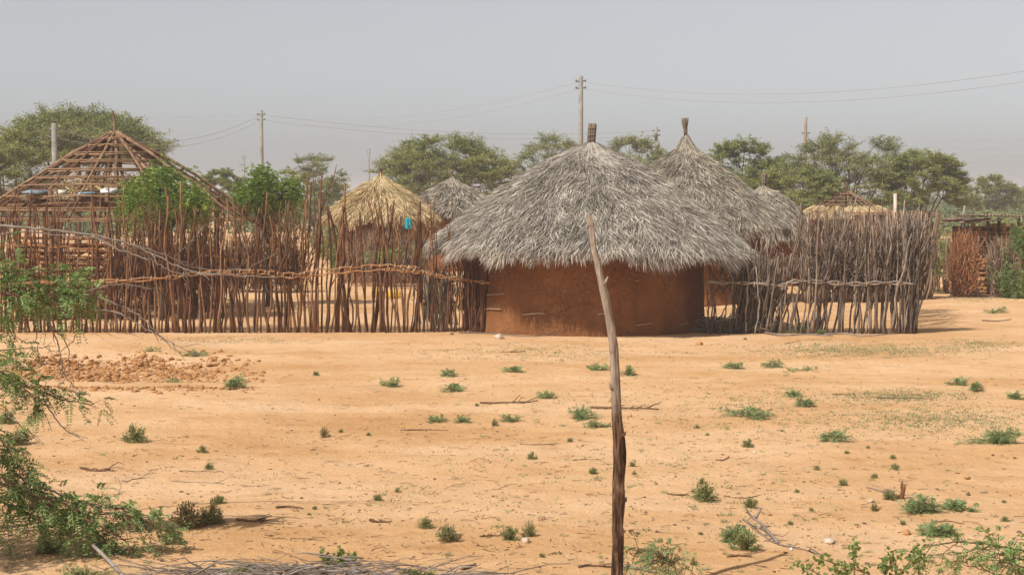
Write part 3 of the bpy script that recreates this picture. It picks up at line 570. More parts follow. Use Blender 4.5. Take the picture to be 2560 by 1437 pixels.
def right_fence():
    rs = np.random.default_rng(51); Y0 = 32.2; root = empty('grey_stick_fence', at(2030, 833, Y0)*[1, 1, 0], 'weathered grey stick fence joining the right side of the mud hut, flaring at its corner', 'fence')
    sp = []; px = 1768.
    while px < 2286:
        if px < 1850: top = rs.uniform(620, 730); st = 6.2; r = (.010, .019)
        elif px < 2000: top = rs.uniform(590, 720); st = 4.4 if px < 1925 else 7.; r = (.013, .024)
        elif px < 2150: top = rs.uniform(510, 680); st = 7.6; r = (.014, .026)
        else: top = rs.uniform(515, 650); st = 3.9; r = (.014, .028)
        lean = rs.normal()*14+(18 if 1870 < px < 2100 else 8)
        if px > 2215: lean = rs.normal()*7+4
        Yb = Y0+rs.normal()*.07; b = at(px, 833, Yb); b[2] = -.05; t = at(px+lean, top, Yb+rs.normal()*.1); rr = rs.uniform(*r)
        if rs.random() < .07: t = at(px+lean+rs.uniform(30, 80), top-30, Yb)
        sp.append((b, t, rr, .55, rr*(t[2])*10, np.random.default_rng(int(px*11)), .02)); px += st*rs.uniform(.3, 1.8)
    for (bx, tx, ty, r) in ((2275, 2345, 532, .026), (2262, 2330, 556, .024), (2270, 2312, 560, .022), (2240, 2300, 505, .02), (2050, 2115, 545, .026), (2000, 2005, 510, .02), (1950, 2003, 508, .022), (2200, 2205, 500, .02), (2255, 2262, 500, .018), (2230, 2240, 520, .02), (2130, 2175, 515, .02), (2035, 2100, 520, .022)):
        b = at(bx, 833, Y0); b[2] = -.05; sp.append((b, at(tx, ty, Y0+.05), r, .6, 1, np.random.default_rng(bx), .02))
    for k in range(420):
        px = rs.uniform(1770, 2285); Yb = Y0+rs.random()*.35; b = at(px, 833, Yb); b[2] = rs.uniform(.7, 1.3); t = at(px+rs.normal()*36+12, rs.uniform(530, 680) if px > 2010 else rs.uniform(620, 730), Yb+rs.normal()*.15)
        if t[2] < b[2]+.25: continue
        sp.append((b, t, rs.uniform(.006, .013), .7, 0, np.random.default_rng(k+13000), .03))
    for k in range(46):
        b = at(rs.uniform(2225, 2284), 833, Y0+rs.random()*.3); b[2] = rs.uniform(.7, 1.15); t = at(rs.uniform(2270, 2345), rs.uniform(535, 640), Y0+rs.random()*.3); sp.append((b, t, rs.uniform(.010, .018), .7, .2, np.random.default_rng(k+23000), .03))
    # returning side of the pen, going back from the corner
    for k in range(90):
        t_ = rs.random(); Yb = Y0+t_*6.5; bxw = at(2283, 833, Y0)[0]+t_*1.35+rs.normal()*.04; b = np.array([bxw, Yb, -.05]); t = b+[rs.normal()*.10+.04, rs.normal()*.1, rs.uniform(1.7, 2.35)]; rr = rs.uniform(.012, .022)
        sp.append((b, t, rr, .5, rr*5, np.random.default_rng(k+5000), .02))
    fence(root, sp, 'stake_grey')
    R = lambda l: [at(x, y, Y0-.12) for x, y in l]
    rail(root, R([(1765, 704), (1840, 708), (1920, 711), (1945, 715), (1985, 704), (2060, 706), (2130, 712), (2200, 709), (2283, 712)]), 'deadwood', .017, 8, 3)
    mb = MB()   # dark brush packed against the fence beside the hut
    for k in range(520):
        p = at(rs.normal()*17+1875+rs.random()*30, 832, Y0+.1+rs.random()*.5); p[2] = rs.random()*.3; q = p+[rs.normal()*.16+.1, rs.normal()*.1, rs.uniform(.5, 1.35)]; tube(mb, wob(p, q, 4, .03, rs), [.013, .011, .009, .005], 4)
    for k in range(160):
        p = at(rs.uniform(1770, 1890), 832, Y0+rs.random()*.3); p[2] = .02; q = p+[rs.normal()*.3, rs.normal()*.15, rs.uniform(.03, .35)]; tube(mb, wob(p, q, 4, .05, rs), .009, 4)
    tag(mb.build('packed_brush', M['stake_grey'], root), kind='stuff')
right_fence()
def dry_leaf_screen():
    rs = np.random.default_rng(57); mb = MB(); N = 700; c = at(1098, 832, 32.75)
    x = c[0]+rs.normal(size=N)*.13; z = rs.uniform(0, .75, N); P = np.stack([x, np.full(N, 32.7)+rs.normal(size=N)*.06, z], -1); D = nrm(np.stack([rs.normal(size=N)*.16, rs.normal(size=N)*.08, np.ones(N)], -1)); blades(mb, P, D, nrm(np.cross(D, rdir(rs, N))), .5*rs.uniform(.5, 1.1, N), .03, seg=2)
    tag(mb.build('dry_palm_leaves', M['thatch_tan'], smooth=False), 'upright bundle of dry tan palm leaves leaning behind the fence left of the mud hut', 'palm leaves')
    for px, hh in ((1065, .6), (1160, .75)):
        pass
dry_leaf_screen()
def back_right_fence():
    rs = np.random.default_rng(53); root = empty('back_fence', at(2110, 750, 41.5)*[1, 1, 0], 'tall dense brown brushwood fence closing the back of the right hand pen', 'fence')
    sp = []
    for k in range(330):
        px = rs.uniform(2010, 2330); Yb = 41+(px-1985)/345*1.5+rs.normal()*.15; b = at(px, 700, Yb); b[2] = -.03; t = at(px+rs.normal()*16, rs.uniform(522, 580), Yb); r = rs.uniform(.013, .026)
        sp.append((b, t, r, .5, r*10, np.random.default_rng(k+7000), .018))
    fence(root, sp, 'brush')
back_right_fence()
def brush_heap(name, label, px0, px1, py_top, Y, n, m, seed, cat='brush heap', depth=.5, curl=.05, hsig=.6):
    rs = np.random.default_rng(seed); mb = MB(); zt = at(px0, py_top, Y)[2]
    x0 = at(px0, 600, Y)[0]; x1 = at(px1, 600, Y)[0]
    for k in range(n):
        x = rs.uniform(x0, x1); ed = min(1, (x-x0)/.4, (x1-x)/.4); z = rs.random()**.8*zt*(.75+.25*ed)*.8; y = Y+rs.normal()*depth*.5
        d = rs.normal(size=3)*[.5, .4, 1.]*.35+[0, 0, .25]; p = np.array([x, y, z]); q = p+d*rs.uniform(.5, 1.1)
        q[2] = min(max(q[2], .02), zt*rs.uniform(.95, 1.06))
        tube(mb, wob(p, q, 4, curl, rs), [.010, .009, .007, .004], 3, cap=False)
    return tag(mb.build(name, M[m]), label, cat)
brush_heap('thorn_brush', 'wide heap of tangled dry thorn brush behind the stick fence, left of centre', 285, 560, 612, 39.5, 2600, 'brush', 61)
brush_heap('thorn_brush', 'smaller tangled heap of dry brush behind the fence under the right leafy neem tree', 560, 752, 596, 46, 2200, 'brush', 62)
brush_heap('brush_fence', 'low dry brush fence in front of the yellow thatched hut', 862, 1075, 575, 49.5, 1500, 'brush', 63, 'brush fence')
# shed with a rusty roof behind the pen
def shed():
    Y = 55; root = empty('rusty_shed', at(2240, 700, Y)*[1, 1, 0], 'small shed with a rusty flat roof beyond the right hand pen', 'shed')
    a = at(2150, 534, Y); b = at(2338, 530, Y); mb = MB(); n = 60
    for k in range(n):
        x = a[0]+(b[0]-a[0])*(k+.5)/n; box(mb, [x, Y+.9, a[2]+.015*(k % 2)], ((b[0]-a[0])/n, 2.6, .02))
    mb.build('roof', M['rust'], root)
    mb = MB(); box(mb, [(a[0]+b[0])/2, Y+.9, a[2]/2-.03], (b[0]-a[0]-.3, 2.2, a[2]-.06)); mb.build('wall', M['brush_red'], root)
    mb = MB(); p = at(2239, 700, 50); p[2] = 0; q = at(2238, 484, 50); tube(mb, [p, (p+q)/2, q], .05, 10); tag(mb.build('pale_post', M['pink_post']), 'smooth pale pink post sticking up behind the grey stick fence', 'post')
shed()
# corrugated roof hut, right edge
def iron_hut():
    rs = np.random.default_rng(71); Y = 44.5; base = at(2500, 745, Y)*[1, 1, 0]
    root = empty('iron_roofed_hut', base, 'stick and mud hut with overlapping corrugated iron roof at the right edge', 'hut')
    x0 = at(2430, 600, Y)[0]; x1 = x0+3.6; zt = at(2430, 566, Y)[2]
    for (pa, pb, ya, yb) in ((2408, 2470, 550, 544), (2455, 2620, 538, 541), (2425, 2500, 549, 545)):
        a = at(pa, ya, Y-.35); b = at(pb, yb, Y-.35); n = 70; xs = np.linspace(a[0], b[0], n); zz = np.linspace(a[2], b[2], n)+.022*np.sin(np.arange(n)*1.7)+(.0 if pa != 2425 else -.05)
        mb = MB(); V = []
        for dz in (0, -.006):
            for yy, dd in ((Y-.45, 0), (Y+2.4, -.02)): V.append(np.stack([xs, np.full(n, yy)+0*xs, zz+dd+dz], -1))
        V = np.concatenate(V); j = np.arange(n-1); mb.add(V, np.concatenate([np.stack([j, j+1, n+j+1, n+j], -1), np.stack([2*n+j, 3*n+j, 3*n+j+1, 2*n+j+1], -1), np.stack([j, 2*n+j, 2*n+j+1, j+1], -1)])); mb.build('roof_sheet', M['old_iron'], root)
    mb = MB(); box(mb, [(x0+x1)/2, Y+1.2, zt/2-.02], (x1-x0-.15, 2.2, zt-.02)); mb.build('wall', M['mud_b'], root)
    mb = MB()
    for k in range(15):
        z = .1+k*zt/15; tube(mb, wob([x0-.03, Y+.07, z], [x1, Y+.07, z+rs.normal()*.02], 9, .004, rs), .022, 5)
        for j in range(26):
            xx = x0+rs.random()*3.4; lump(mb, [xx, Y+.09, z+zt/30], [.07, .045, .04], rs, .3)
    mb.build('wattle_course', M['clod'], root)
    for px in (2412, 2472, 2500, 2546): 
        mb = MB(); p = at(px, 700, Y-.1); p[2] = -.03; q = at(px+rs.normal()*3, 546, Y-.1); tube(mb, wob(p, q, 6, .01, rs), .045, 6); mb.build('post', M['stake_grey'], root)
    for px, dy in ((2400, 548), (2410, 556)):
        mb = MB(); tube(mb, [at(px-12, dy, Y-.3), at(px+40, dy-2, Y-.3)], .03, 6); mb.build('roof_beam', M['stake_grey'], root)
    mb = MB(); p = at(2446, 700, Y-1.1); p[2] = -.03; q = at(2434, 606, Y-1.1); stake_mb(p, q, .06, rs, 0, mb=mb); tube(mb, wob(at(2437, 625, Y-1.1), at(2447, 590, Y-1.1), 4, .02, rs), [.03, .025, .02, .015], 5)
    tag(mb.build('forked_post', M['deadwood']), 'pale forked post leaning in front of the iron roofed hut', 'post')
    brush_heap('brush_screen', 'reddish dry brush screen at the left corner of the iron roofed hut', 2384, 2432, 572, Y-1.2, 1900, 'brush_red', 72, 'brush screen', .3, .03)
    brush_heap('brush_screen', 'grey brown dry brush stacked against the middle of the iron roofed hut', 2480, 2530, 590, Y-1.2, 1600, 'brush', 73, 'brush screen', .3, .03)
    mb = MB(); p = at(2400, 700, 47); p[2] = 0; q = at(2412, 514, 47); tube(mb, wob(p, q, 6, .02, rs), np.linspace(.045, .03, 6), 6); tag(mb.build('leaning_pole', M['deadwood']), 'bare pole leaning right, sticking up just left of the iron roofed hut', 'pole')
    # little gate fence left of it
    root = empty('picket_fence', at(2355, 720, 46.5)*[1, 1, 0], 'short sparse stick fence with one stout post left of the iron roofed hut', 'fence')
    for k in range(34):
        px = rs.uniform(2262, 2362); Yb = 46+rs.normal()*.1; b = at(px, 700, Yb); b[2] = -.02; t = at(px+rs.normal()*5, rs.uniform(600, 670), Yb); stake_mb(b, t, rs.uniform(.012, .024), rs, .3).build('stake', M['brush'], root)
    b = at(2367, 700, 45.5); b[2] = -.02; stake_mb(b, at(2370, 594, 45.5), .055, rs, 0).build('post', M['stake_grey'], root)
    mb = MB(); tube(mb, spline([at(2335, 662, 45.8), at(2350, 688, 45.8), at(2372, 686, 45.6), at(2398, 678, 45.4)], 12), .018, 5); mb.build('rail', M['deadwood'], root)
iron_hut()
# small things in the yard
def yard_bits():
    rs = np.random.default_rng(81)
    for (px, py, lb) in ((946, 742, 'yellow plastic jerrycan lying in the yard behind the fence, the left of two'), (986, 744, 'yellow plastic jerrycan lying in the yard behind the fence, the right of two')):
        p = gd(px, py); root = empty('jerrycan', p, lb, 'jerrycan', 'yellow jerrycans in the yard'); mb = MB(); box(mb, p+[0, 0, .09], (.30, .2, .17), .2)
        o = mb.build('body', M['yellow_plastic'], root); bv = o.modifiers.new('b', 'BEVEL'); bv.width = .03; bv.segments = 3
        mb = MB(); tube(mb, [p+[.15, .02, .13], p+[.19, .03, .14]], .025, 8); mb.build('cap', M['yellow_plastic'], root)
        mb = MB(); tube(mb, spline([p+[-.1, 0, .175], p+[-.07, 0, .22], p+[.04, 0, .22], p+[.07, 0, .175]], 8), .012, 5); mb.build('handle', M['yellow_plastic'], root)
    # turquoise cloth hanging by the yellow hut
    a = at(1012, 545, 50.2); b = at(1026, 573, 50.2); n = 9; k = 10; U, Vv = np.meshgrid(np.linspace(0, 1, n), np.linspace(0, 1, k)); mb = MB()
    P = np.stack([a[0]+(b[0]-a[0])*U*(1+.15*Vv), 50.2+.03*np.sin(U*12), a[2]+(b[2]-a[2])*Vv], -1).reshape(-1, 3); i = np.arange(k-1)[:, None]*n; j = np.arange(n-1)[None, :]; mb.add(P, np.stack([i+j, i+j+1, i+n+j+1, i+n+j], -1).reshape(-1, 4))
    o = mb.build('hanging_cloth', M['cyan_cloth']); o.modifiers.new('s', 'SOLIDIFY').thickness = .01; tag(o, 'bright turquoise cloth hanging under the eave of the yellow thatched hut', 'cloth')
    # printed sack against the wall of the tall hut
    c = at(1930, 735, 40.3); root = empty('printed_sack', c*[1, 1, 0], 'white woven sack with red and blue print standing by the tall hut wall', 'sack')
    n = 20; k = 9; U, Vv = np.meshgrid(np.linspace(0, 2*PI, n, endpoint=False), np.linspace(0, 1, k)); r = .14*(1-.35*np.abs(Vv-.45)**2*3)+.01*np.sin(U*5)
    mb = MB(); i = np.arange(k-1)[:, None]*n; j = np.arange(n)[None, :]; kk = (j+1) % n; mb.add(np.stack([c[0]+np.cos(U)*r*1.05, 40.3+np.sin(U)*r*.7, Vv*.55], -1).reshape(-1, 3), np.stack([i+j, i+kk, i+n+kk, i+n+j], -1).reshape(-1, 4), None); mb.build('body', M['white_sack'], root)
    mb = MB(); lump(mb, [c[0]+.03, 40.3-.115, .44], [.045, .012, .035], rs, .1); mb.build('red_print', M['red_print'], root)
    mb = MB(); lump(mb, [c[0]-.02, 40.3-.12, .25], [.06, .012, .045], rs, .1); mb.build('blue_print', M['blue_print'], root)
    # cut stump by the right fence
    p = gd(2040, 832); mb = MB(); tube(mb, wob(p-[0, 0, .05], p+[.02, 0, .38], 6, .02, rs), [.085, .08, .075, .075, .07, .068], 9); tag(mb.build('cut_stump', M['stake_grey']), 'short cut stump standing in green weeds at the foot of the grey fence', 'stump')
    for (pts, r, lb) in (([(1875, 826), (1950, 840), (2010, 838), (2080, 842)], .02, 'long stripped stick lying along the foot of the grey fence, beside the packed brush'), ([(2060, 838), (2110, 836), (2160, 842), (2240, 836)], .018, 'curved stick on the ground at the foot of the grey fence, right of the stump'),
                         ([(1148, 834), (1230, 836), (1300, 842), (1340, 843), (1400, 838)], .014, 'thin bent stick lying along the base of the mud hut')):
        mb = MB(); P = [gd(*q)+[0, -.1, .03] for q in pts]; tube(mb, spline(P, 14), np.linspace(r, r*.5, 14), 6); tag(mb.build('fallen_stick', M['deadwood']), lb, 'stick')
yard_bits()
# ------------------------------------------------------------------ crooked foreground pole
def crooked_pole():
    Y = 11.0
    ctrl = [(1541, 1510, 30), (1541, 1437, 29), (1543, 1330, 30), (1544, 1300, 27), (1545, 1200, 29), (1547, 1130, 31), (1543, 1060, 24), (1538, 980, 23), (1531, 880, 22), (1522, 800, 20), (1508, 720, 18), (1495, 660, 18), (1483, 610, 15), (1477, 560, 14), (1473, 538, 9), (1471, 531, 4)]
    C = spline([list(at(x, y, Y)) for x, y, w in ctrl], 70); C[:, 0] += .012*fbm(np.arange(70)*.17, np.zeros(70)+4, 3); W = np.interp(np.linspace(0, 1, 70), np.linspace(0, 1, len(ctrl)), [w/ppm(Y)*.48 for _, _, w in ctrl])
    z0 = float(hgt(C[0][0], Y)); rs = np.random.default_rng(91)
    n = 26; m = 70; a = np.arange(n)*2*PI/n; t = nrm(np.gradient(C, axis=0)); u = nrm(np.cross(t, [0, 1., 0])); w = np.cross(t, u)
    AA, II = np.meshgrid(a, np.arange(m)); rr = W[:, None]*(1+.30*fbm(np.cos(AA)*2.2+9, II*.16+np.sin(AA)*2, 4)+.20*fbm(np.cos(AA)*5, II*.12+np.sin(AA)*5, 3))
    rr = rr*(1+.30*np.exp(-((II-16)/1.6)**2)*np.maximum(np.cos(AA-3.3), 0)+.35*np.exp(-((II-45)/1.0)**2)*np.maximum(np.cos(AA-3.1), 0)+.18*np.exp(-((II-28)/2)**2)*np.maximum(np.cos(AA-.6), 0))
    V = C[:, None, :]+rr[..., None]*(np.cos(AA)[..., None]*u[:, None, :]+np.sin(AA)[..., None]*w[:, None, :])
    i = np.arange(m-1)[:, None]*n; j = np.arange(n)[None, :]; k = (j+1) % n; mb = MB()
    V = V.reshape(-1, 3); V = np.concatenate([V, C[-1:]]); jj = np.arange(n)
    mb.add(V, np.stack([i+j, i+k, i+n+k, i+n+j], -1).reshape(-1, 4), np.stack([(m-1)*n+jj, (m-1)*n+(jj+1) % n, np.full(n, m*n)], -1))
    for (i, a, l, w_) in ((47, -.4, .05, .012), (16, .5, .05, .016), (33, 2.8, .03, .014), (9, .2, .035, .012), (60, 2.6, .03, .007), (26, -.2, .03, .012)):
        e = C[i]+np.array([math.cos(a)*(W[i]+l*.5), -W[i]*.6, l*.8]); b_ = C[i]+np.array([math.cos(a)*W[i]*.6, -W[i]*.5, -.02]); tube(mb, wob(b_, e, 4, .06, rs), [w_, w_*.9, w_*.6, w_*.2], 6)
    o = mb.build('crooked_pole', M['pole_bark'], origin=(C[0][0], Y, C[0][2])); tag(o, 'tall crooked bark covered wooden pole standing alone in the foreground', 'pole')
    return C
PC = crooked_pole()
print('pole base z', PC[0][2])
# ------------------------------------------------------------------ utility poles and wires
def upole(px, ytop, Y, r, label, kind='concrete', lean=0, seed=0, box_=False):
    top = at(px, ytop, Y); b = np.array([at(px-lean, ytop, Y)[0], Y, -.2]); rs = np.random.default_rng(seed)
    root = empty('utility_pole', b*[1, 1, 0], label, 'utility pole', 'power line poles')
    mb = MB(); 
    if kind == 'concrete': tube(mb, [b, b+(top-b)*.5, top], [r*1.25, r*1.1, r*.9], 12)
    else: tube(mb, wob(b, top, 8, .006, rs), np.linspace(r*1.3, r*.8, 8), 9)
    mb.build('shaft', M['concrete' if kind == 'concrete' else 'polewood'], root)
    for dz in (.22, .50) if kind == 'concrete' else (.9,):
        mb = MB(); c = top-[0, 0, dz]; tube(mb, [c+[-r*1.8, -.02, 0], c+[r*1.8, -.02, 0]], .035, 6); lump(mb, c+[r*1.9, -.02, .02], [.035, .035, .06], rs, .05); lump(mb, c+[-r*1.9, -.02, .02], [.035, .035, .06], rs, .05); mb.build('insulator_bracket', M['metal'], root)
    if box_:
        for q, s in (((.05, -.22, -1.1), (.26, .2, .42)), ((-.12, -.2, -.5), (.22, .18, .25)), ((.18, -.2, -1.7), (.2, .18, .3))):
            mb = MB(); box(mb, top+np.array(q), s); mb.build('fuse_box', M['concrete'], root)
    return top
t1452 = upole(1452, 190, 70, .10, 'tallest grey concrete power pole rising behind the peak of the mud hut', seed=1)
t653 = upole(653, 276, 90, .10, 'grey concrete power pole above the right leafy neem tree', seed=2)
t135 = upole(135, 308, 62, .10, 'concrete power pole in front of the acacia at far left', seed=3)
t610 = upole(610, 388, 200, .09, 'tiny distant power pole just left of the taller pole above the neem tree', seed=4)
t922 = upole(922, 371, 165, .09, 'distant power pole left of the yellow thatched hut peak', seed=5)
t1641 = upole(1641, 318, 105, .11, 'power pole carrying grey fuse boxes between the two biggest thatched roofs', seed=6, box_=True)
t2015 = upole(2015, 293, 95, .10, 'leaning wooden power pole rising behind the acacias on the right', 'wood', 6, 7)
def wire(a, b, sag, label, r=.009):
    a = np.array(a); b = np.array(b); t = np.linspace(0, 1, 25)[:, None]; p = a+(b-a)*t; p[:, 2:] -= 4*sag*t*(1-t); mb = MB(); tube(mb, p, r, 4)
    tag(mb.build('power_wire', M['wire']), label, 'wire', 'power line wires')
D1 = np.array([0, 0, -.22]); D2 = np.array([0, 0, -.5])
wire(t653+D1, at(-250, 277, 96), .25, 'upper wire running left out of the photo from the pole above the neem tree'); wire(t653+D2, at(-250, 289, 96), .25, 'lower wire running left out of the photo from the pole above the neem tree')
wire(t653+D1, t1452+D1, .75, 'upper sagging wire from the pole above the neem tree to the tallest pole'); wire(t653+D2, t1452+D2, .85, 'lower sagging wire from the pole above the neem tree to the tallest pole')
wire(t1452+D1, at(3000, 95, 46), .95, 'upper wire from the tallest pole to the right edge of the photo'); wire(t1452+D2, at(3000, 125, 46), .95, 'lower wire from the tallest pole to the right edge of the photo')
wire(t653+D1, t1641+D1, .55, 'upper wire from the pole above the neem tree to the fuse box pole'); wire(t653+D2, t1641+D2, .55, 'lower wire from the pole above the neem tree to the fuse box pole')
wire(t135+D1, t653+D1, .9, 'upper sagging wire across the left acacia crown'); wire(t135+D2, t653+D2, .9, 'lower sagging wire across the left acacia crown')
for k, (ya, yb) in enumerate(((322, 337), (335, 361), (350, 376), (362, 390))):
    wire(t2015+[0, 0, -.9-.45*k], at(2900, yb, 90), .3, ('uppermost', 'second', 'third', 'lowest')[k]+' of four faint wires right of the leaning wooden pole')
wire(t610+D1, t922+D1, .4, 'faint distant wire low in the sky between the two far poles'); wire(at(250, 372, 210), t610+D1, .3, 'faint distant wire left of the tiniest pole'); wire(t922+D1, at(1400, 380, 150), .3, 'faint distant wire right of the pole by the yellow hut')
# ------------------------------------------------------------------ trees
def acacia(px0, px1, pyt, pyb, Y, seed, label, npads=46, leafn=330, leaf=.085, m='acacia_leaf', dome=.42, stem=None, name='acacia_tree', fill=.62, tw=10):
    rs = np.random.default_rng(seed); xl = at(px0, pyt, Y)[0]; xr = at(px1, pyt, Y)[0]; zt = at(px0, pyt, Y)[2]; zb = at(px0, pyb, Y)[2]; cx = (xl+xr)/2; R = (xr-xl)/2
    bx = cx if stem is None else at(stem, pyt, Y)[0]; root = empty(name, (bx, Y, 0), label, 'tree' if name != 'bush' else 'bush', 'acacia trees behind the village' if name != 'bush' else None)
    npads = int(npads*1.3); leaf = leaf*1.1
    pads = []
    while len(pads) < npads:
        a = rs.random()*6.28; q = rs.random()**.42; x = math.cos(a)*q; y = math.sin(a)*q; d = 1-dome*q**2.4; z = zb+(zt-zb)*(d*(rs.uniform(.02, .9) if rs.random() < fill else rs.uniform(.84, .95))); pads.append((cx+x*R*.93, Y+y*R*.8, z))
    pads = np.array(pads); pw = R*.19
    tb = MB(); fk = np.array([bx+(cx-bx)*.3, Y, max(.5, zb*.45)]); tube(tb, wob([bx, Y, -.1], fk, 5, .03, rs), [R*.05, R*.042, R*.04, R*.038, R*.036], 8)
    nl = 7; la = np.arange(nl)*2*PI/nl+rs.random()*2; ends = np.array([[cx+math.cos(a)*R*.45, Y+math.sin(a)*R*.4, zb+(zt-zb)*rs.uniform(.25, .5)] for a in la]); ends = np.concatenate([ends, [[cx, Y, zb+(zt-zb)*.6]]])
    limbs = []
    for e in ends:
        mid = fk*.45+e*.55+np.array([0, 0, -.1*(zt-zb)]); p = spline([fk, mid, e], 8)+rs.normal(size=(8, 3))*R*.012; p[0] = fk; limbs.append(p); tube(tb, p, np.linspace(R*.020, R*.010, 8), 6)
    trunk = tb.build('trunk', M['acacia_bark'], root); bb = MB(); lf = MB()
    for c in pads:
        d = [np.min(np.linalg.norm(l[4:]-c, axis=1)) for l in limbs]; l = limbs[int(np.argmin(d))]; i = 4+int(np.argmin(np.linalg.norm(l[4:]-c, axis=1))); s = l[min(i, 7)]
        mid = s*.5+c*.5+np.array([0, 0, -.12*np.linalg.norm(c-s)]); tube(bb, spline([s, mid, c], 6)+rs.normal(size=(6, 3))*R*.006, np.linspace(R*.008, R*.0035, 6), 4, cap=False)
        out = nrm((c-np.array([cx, Y, zb]))*np.array([1, 1, .6]))
        T = nrm(rdir(rs, tw, .35)+out*.55+np.array([0, 0, .12])); Lt = pw*rs.uniform(.6, 1.6, tw)
        for k in range(tw):
            tube(bb, [c, c+T[k]*Lt[k]*.5+[0, 0, -.02], c+T[k]*Lt[k]*.97], [R*.004, R*.003, R*.0015], 3, cap=False)
        n = int(leafn*1.7); k = rs.integers(0, tw, n); tt = rs.random(n)**.7; P = c+T[k]*(Lt[k]*tt)[:, None]+rs.normal(size=(n, 3))*np.array([1, 1, .35])*pw*.15
        D = nrm(rdir(rs, n, .45)+T[k]*.8); leaves(lf, P, D, nrm(np.cross(D, rs.normal(size=(n, 3))*.7+np.array([0, 0, 1.]))), leaf*rs.uniform(.7, 1.8, n), leaf*.32)
    bb.build('branches', M['acacia_bark'], root); lf.build('crown', M[m], root, smooth=False)
acacia(-15, 408, 292, 418, 78, 101, 'large flat topped acacia behind the bare hut frame at far left', 110, 420, .10, 'acacia_leaf', .62, 190, fill=.38)
acacia(-130, 145, 325, 490, 66, 102, 'darker bushy acacia cut by the left edge of the photo', 48, 330, .09, 'acacia_leaf', .7)
acacia(695, 872, 385, 510, 88, 103, 'thin airy acacia between the right neem tree and the yellow hut', 36, 150, .09, 'acacia_leaf_b', .6)
acacia(938, 1282, 348, 500, 84, 104, 'broad acacia behind the yellow and grey thatched huts', 80, 400, .10, 'acacia_leaf', .55)
acacia(1262, 1490, 342, 470, 88, 105, 'sparse spreading acacia behind the left slope of the big roof', 40, 170, .09, 'acacia_leaf_b', .75)
acacia(1470, 1680, 342, 450, 90, 106, 'airy acacia visible between the two biggest thatched peaks', 42, 210, .09, 'acacia_leaf_b', .7)
acacia(1725, 1990, 352, 525, 82, 107, 'rounded dense acacia right of the tall peaked hut', 64, 380, .10, 'acacia_leaf', .6)
acacia(1950, 2300, 335, 505, 80, 108, 'tall wide acacia with dark limbs behind the wooden power pole', 66, 300, .095, 'acacia_leaf_b', .6, 2120)
acacia(1860, 2110, 415, 540, 76, 110, 'lower leafy acacia filling the gap above the small topknot hut', 50, 380, .095, 'acacia_leaf', .6)
acacia(2190, 2432, 378, 515, 78, 109, 'acacia with layered dark crown leaning right, above the pale pink post', 60, 360, .095, 'acacia_leaf', .65, 2290)
acacia(2400, 2545, 444, 520, 135, 111, 'small distant flat topped acacia above the iron roofed hut', 40, 260, .15, 'acacia_leaf', .5)
acacia(2515, 2660, 462, 525, 160, 112, 'farthest small acacia at the right edge, beyond the iron roofed hut', 30, 220, .17, 'acacia_leaf', .5)
acacia(492, 612, 428, 500, 92, 113, 'low rounded acacia seen between the two leafy neem trees', 34, 260, .10, 'acacia_leaf', .5)
acacia(760, 905, 462, 525, 95, 114, 'low green acacia bush left of the yellow thatched hut', 30, 260, .11, 'acacia_leaf', .5)
def neem(px0, px1, pyt, pyb, Y, seed, label, n=900, holes=0):
    rs = np.random.default_rng(seed); a = at(px0, pyt, Y); b = at(px1, pyb, Y); cx = (a[0]+b[0])/2; R = (b[0]-a[0])/2; zc = (a[2]+b[2])/2; H = (a[2]-b[2])/2
    root = empty('neem_tree', (cx, Y, 0), label, 'tree', 'leafy neem trees behind the fence'); tb = MB(); tube(tb, wob([cx, Y, -.1], [cx, Y, zc], 6, .02, rs), np.linspace(.07, .04, 6), 7)
    lf = MB(); nb = 46
    d = rdir(rs, nb); d[:, 2] = np.abs(d[:, 2])*1.1-.45; d = nrm(d); ends = np.array([cx, Y, zc])+d*np.array([R, R*.85, H])*rs.uniform(.45, .88, (nb, 1))
    for e in ends: tube(tb, spline([[cx, Y, zc*.6], [cx*.5+e[0]*.5, Y*.5+e[1]*.5, zc*.3+e[2]*.65-.1], e], 7), np.linspace(.028, .007, 7), 5)
    tb.build('trunk', M['acacia_bark'], root)
    k = rs.integers(0, nb, n); P = ends[k]+rs.normal(size=(n, 3))*np.array([1, 1, .9])*R*.15; D = nrm((P-np.array([cx, Y, zc-.3]))*1.0+rs.normal(size=(n, 3))*.45); D[:, 2] += .25; D = nrm(D)
    fronds(lf, P, D, rs.uniform(.16, .34, n), 5, .085, .028, rs, droop=.75, fold=.8); lf.build('crown', M['neem_leaf'], root, smooth=False)
neem(285, 512, 420, 600, 35.8, 121, 'bright green leafy neem tree in front of the bare hut frame', 1900)
neem(575, 762, 415, 590, 40, 122, 'rounder dark green neem tree just right of the bare hut frame', 2100)
neem(2303, 2342, 618, 718, 45, 123, 'narrow dark green bush beside the small picket fence on the right', 420)
def far_scrub():
    rs = np.random.default_rng(131); lf = MB()
    for (Ya, Yb, n, hh) in ((92, 150, 230, (1.2, 2.3)), (150, 320, 420, (1.6, 3.0)), (320, 700, 420, (2.2, 4.2))):
        for k in range(n):
            Y = Ya+(Yb-Ya)*rs.random(); x = rs.uniform(-.36, .36)*Y; h = rs.uniform(*hh)*.85; w = h*rs.uniform(.7, 1.3); m = 130
            d = rdir(rs, m); d[:, 2] = np.abs(d[:, 2]); P = np.array([x, Y, h*.25])+d*np.array([w, w, h*.72])*rs.uniform(.6, 1, (m, 1)); D = rdir(rs, m, .5); s = .0016*Y+.1
            leaves(lf, P, D, nrm(np.cross(D, rdir(rs, m)+[0, 0, .8])), s*rs.uniform(.7, 1.6, m), s*.7)
    tag(lf.build('far_scrub', M['scrub_leaf'], smooth=False), 'hazy green belt of low far off scrub along the horizon', 'scrub', kind='stuff')
far_scrub()
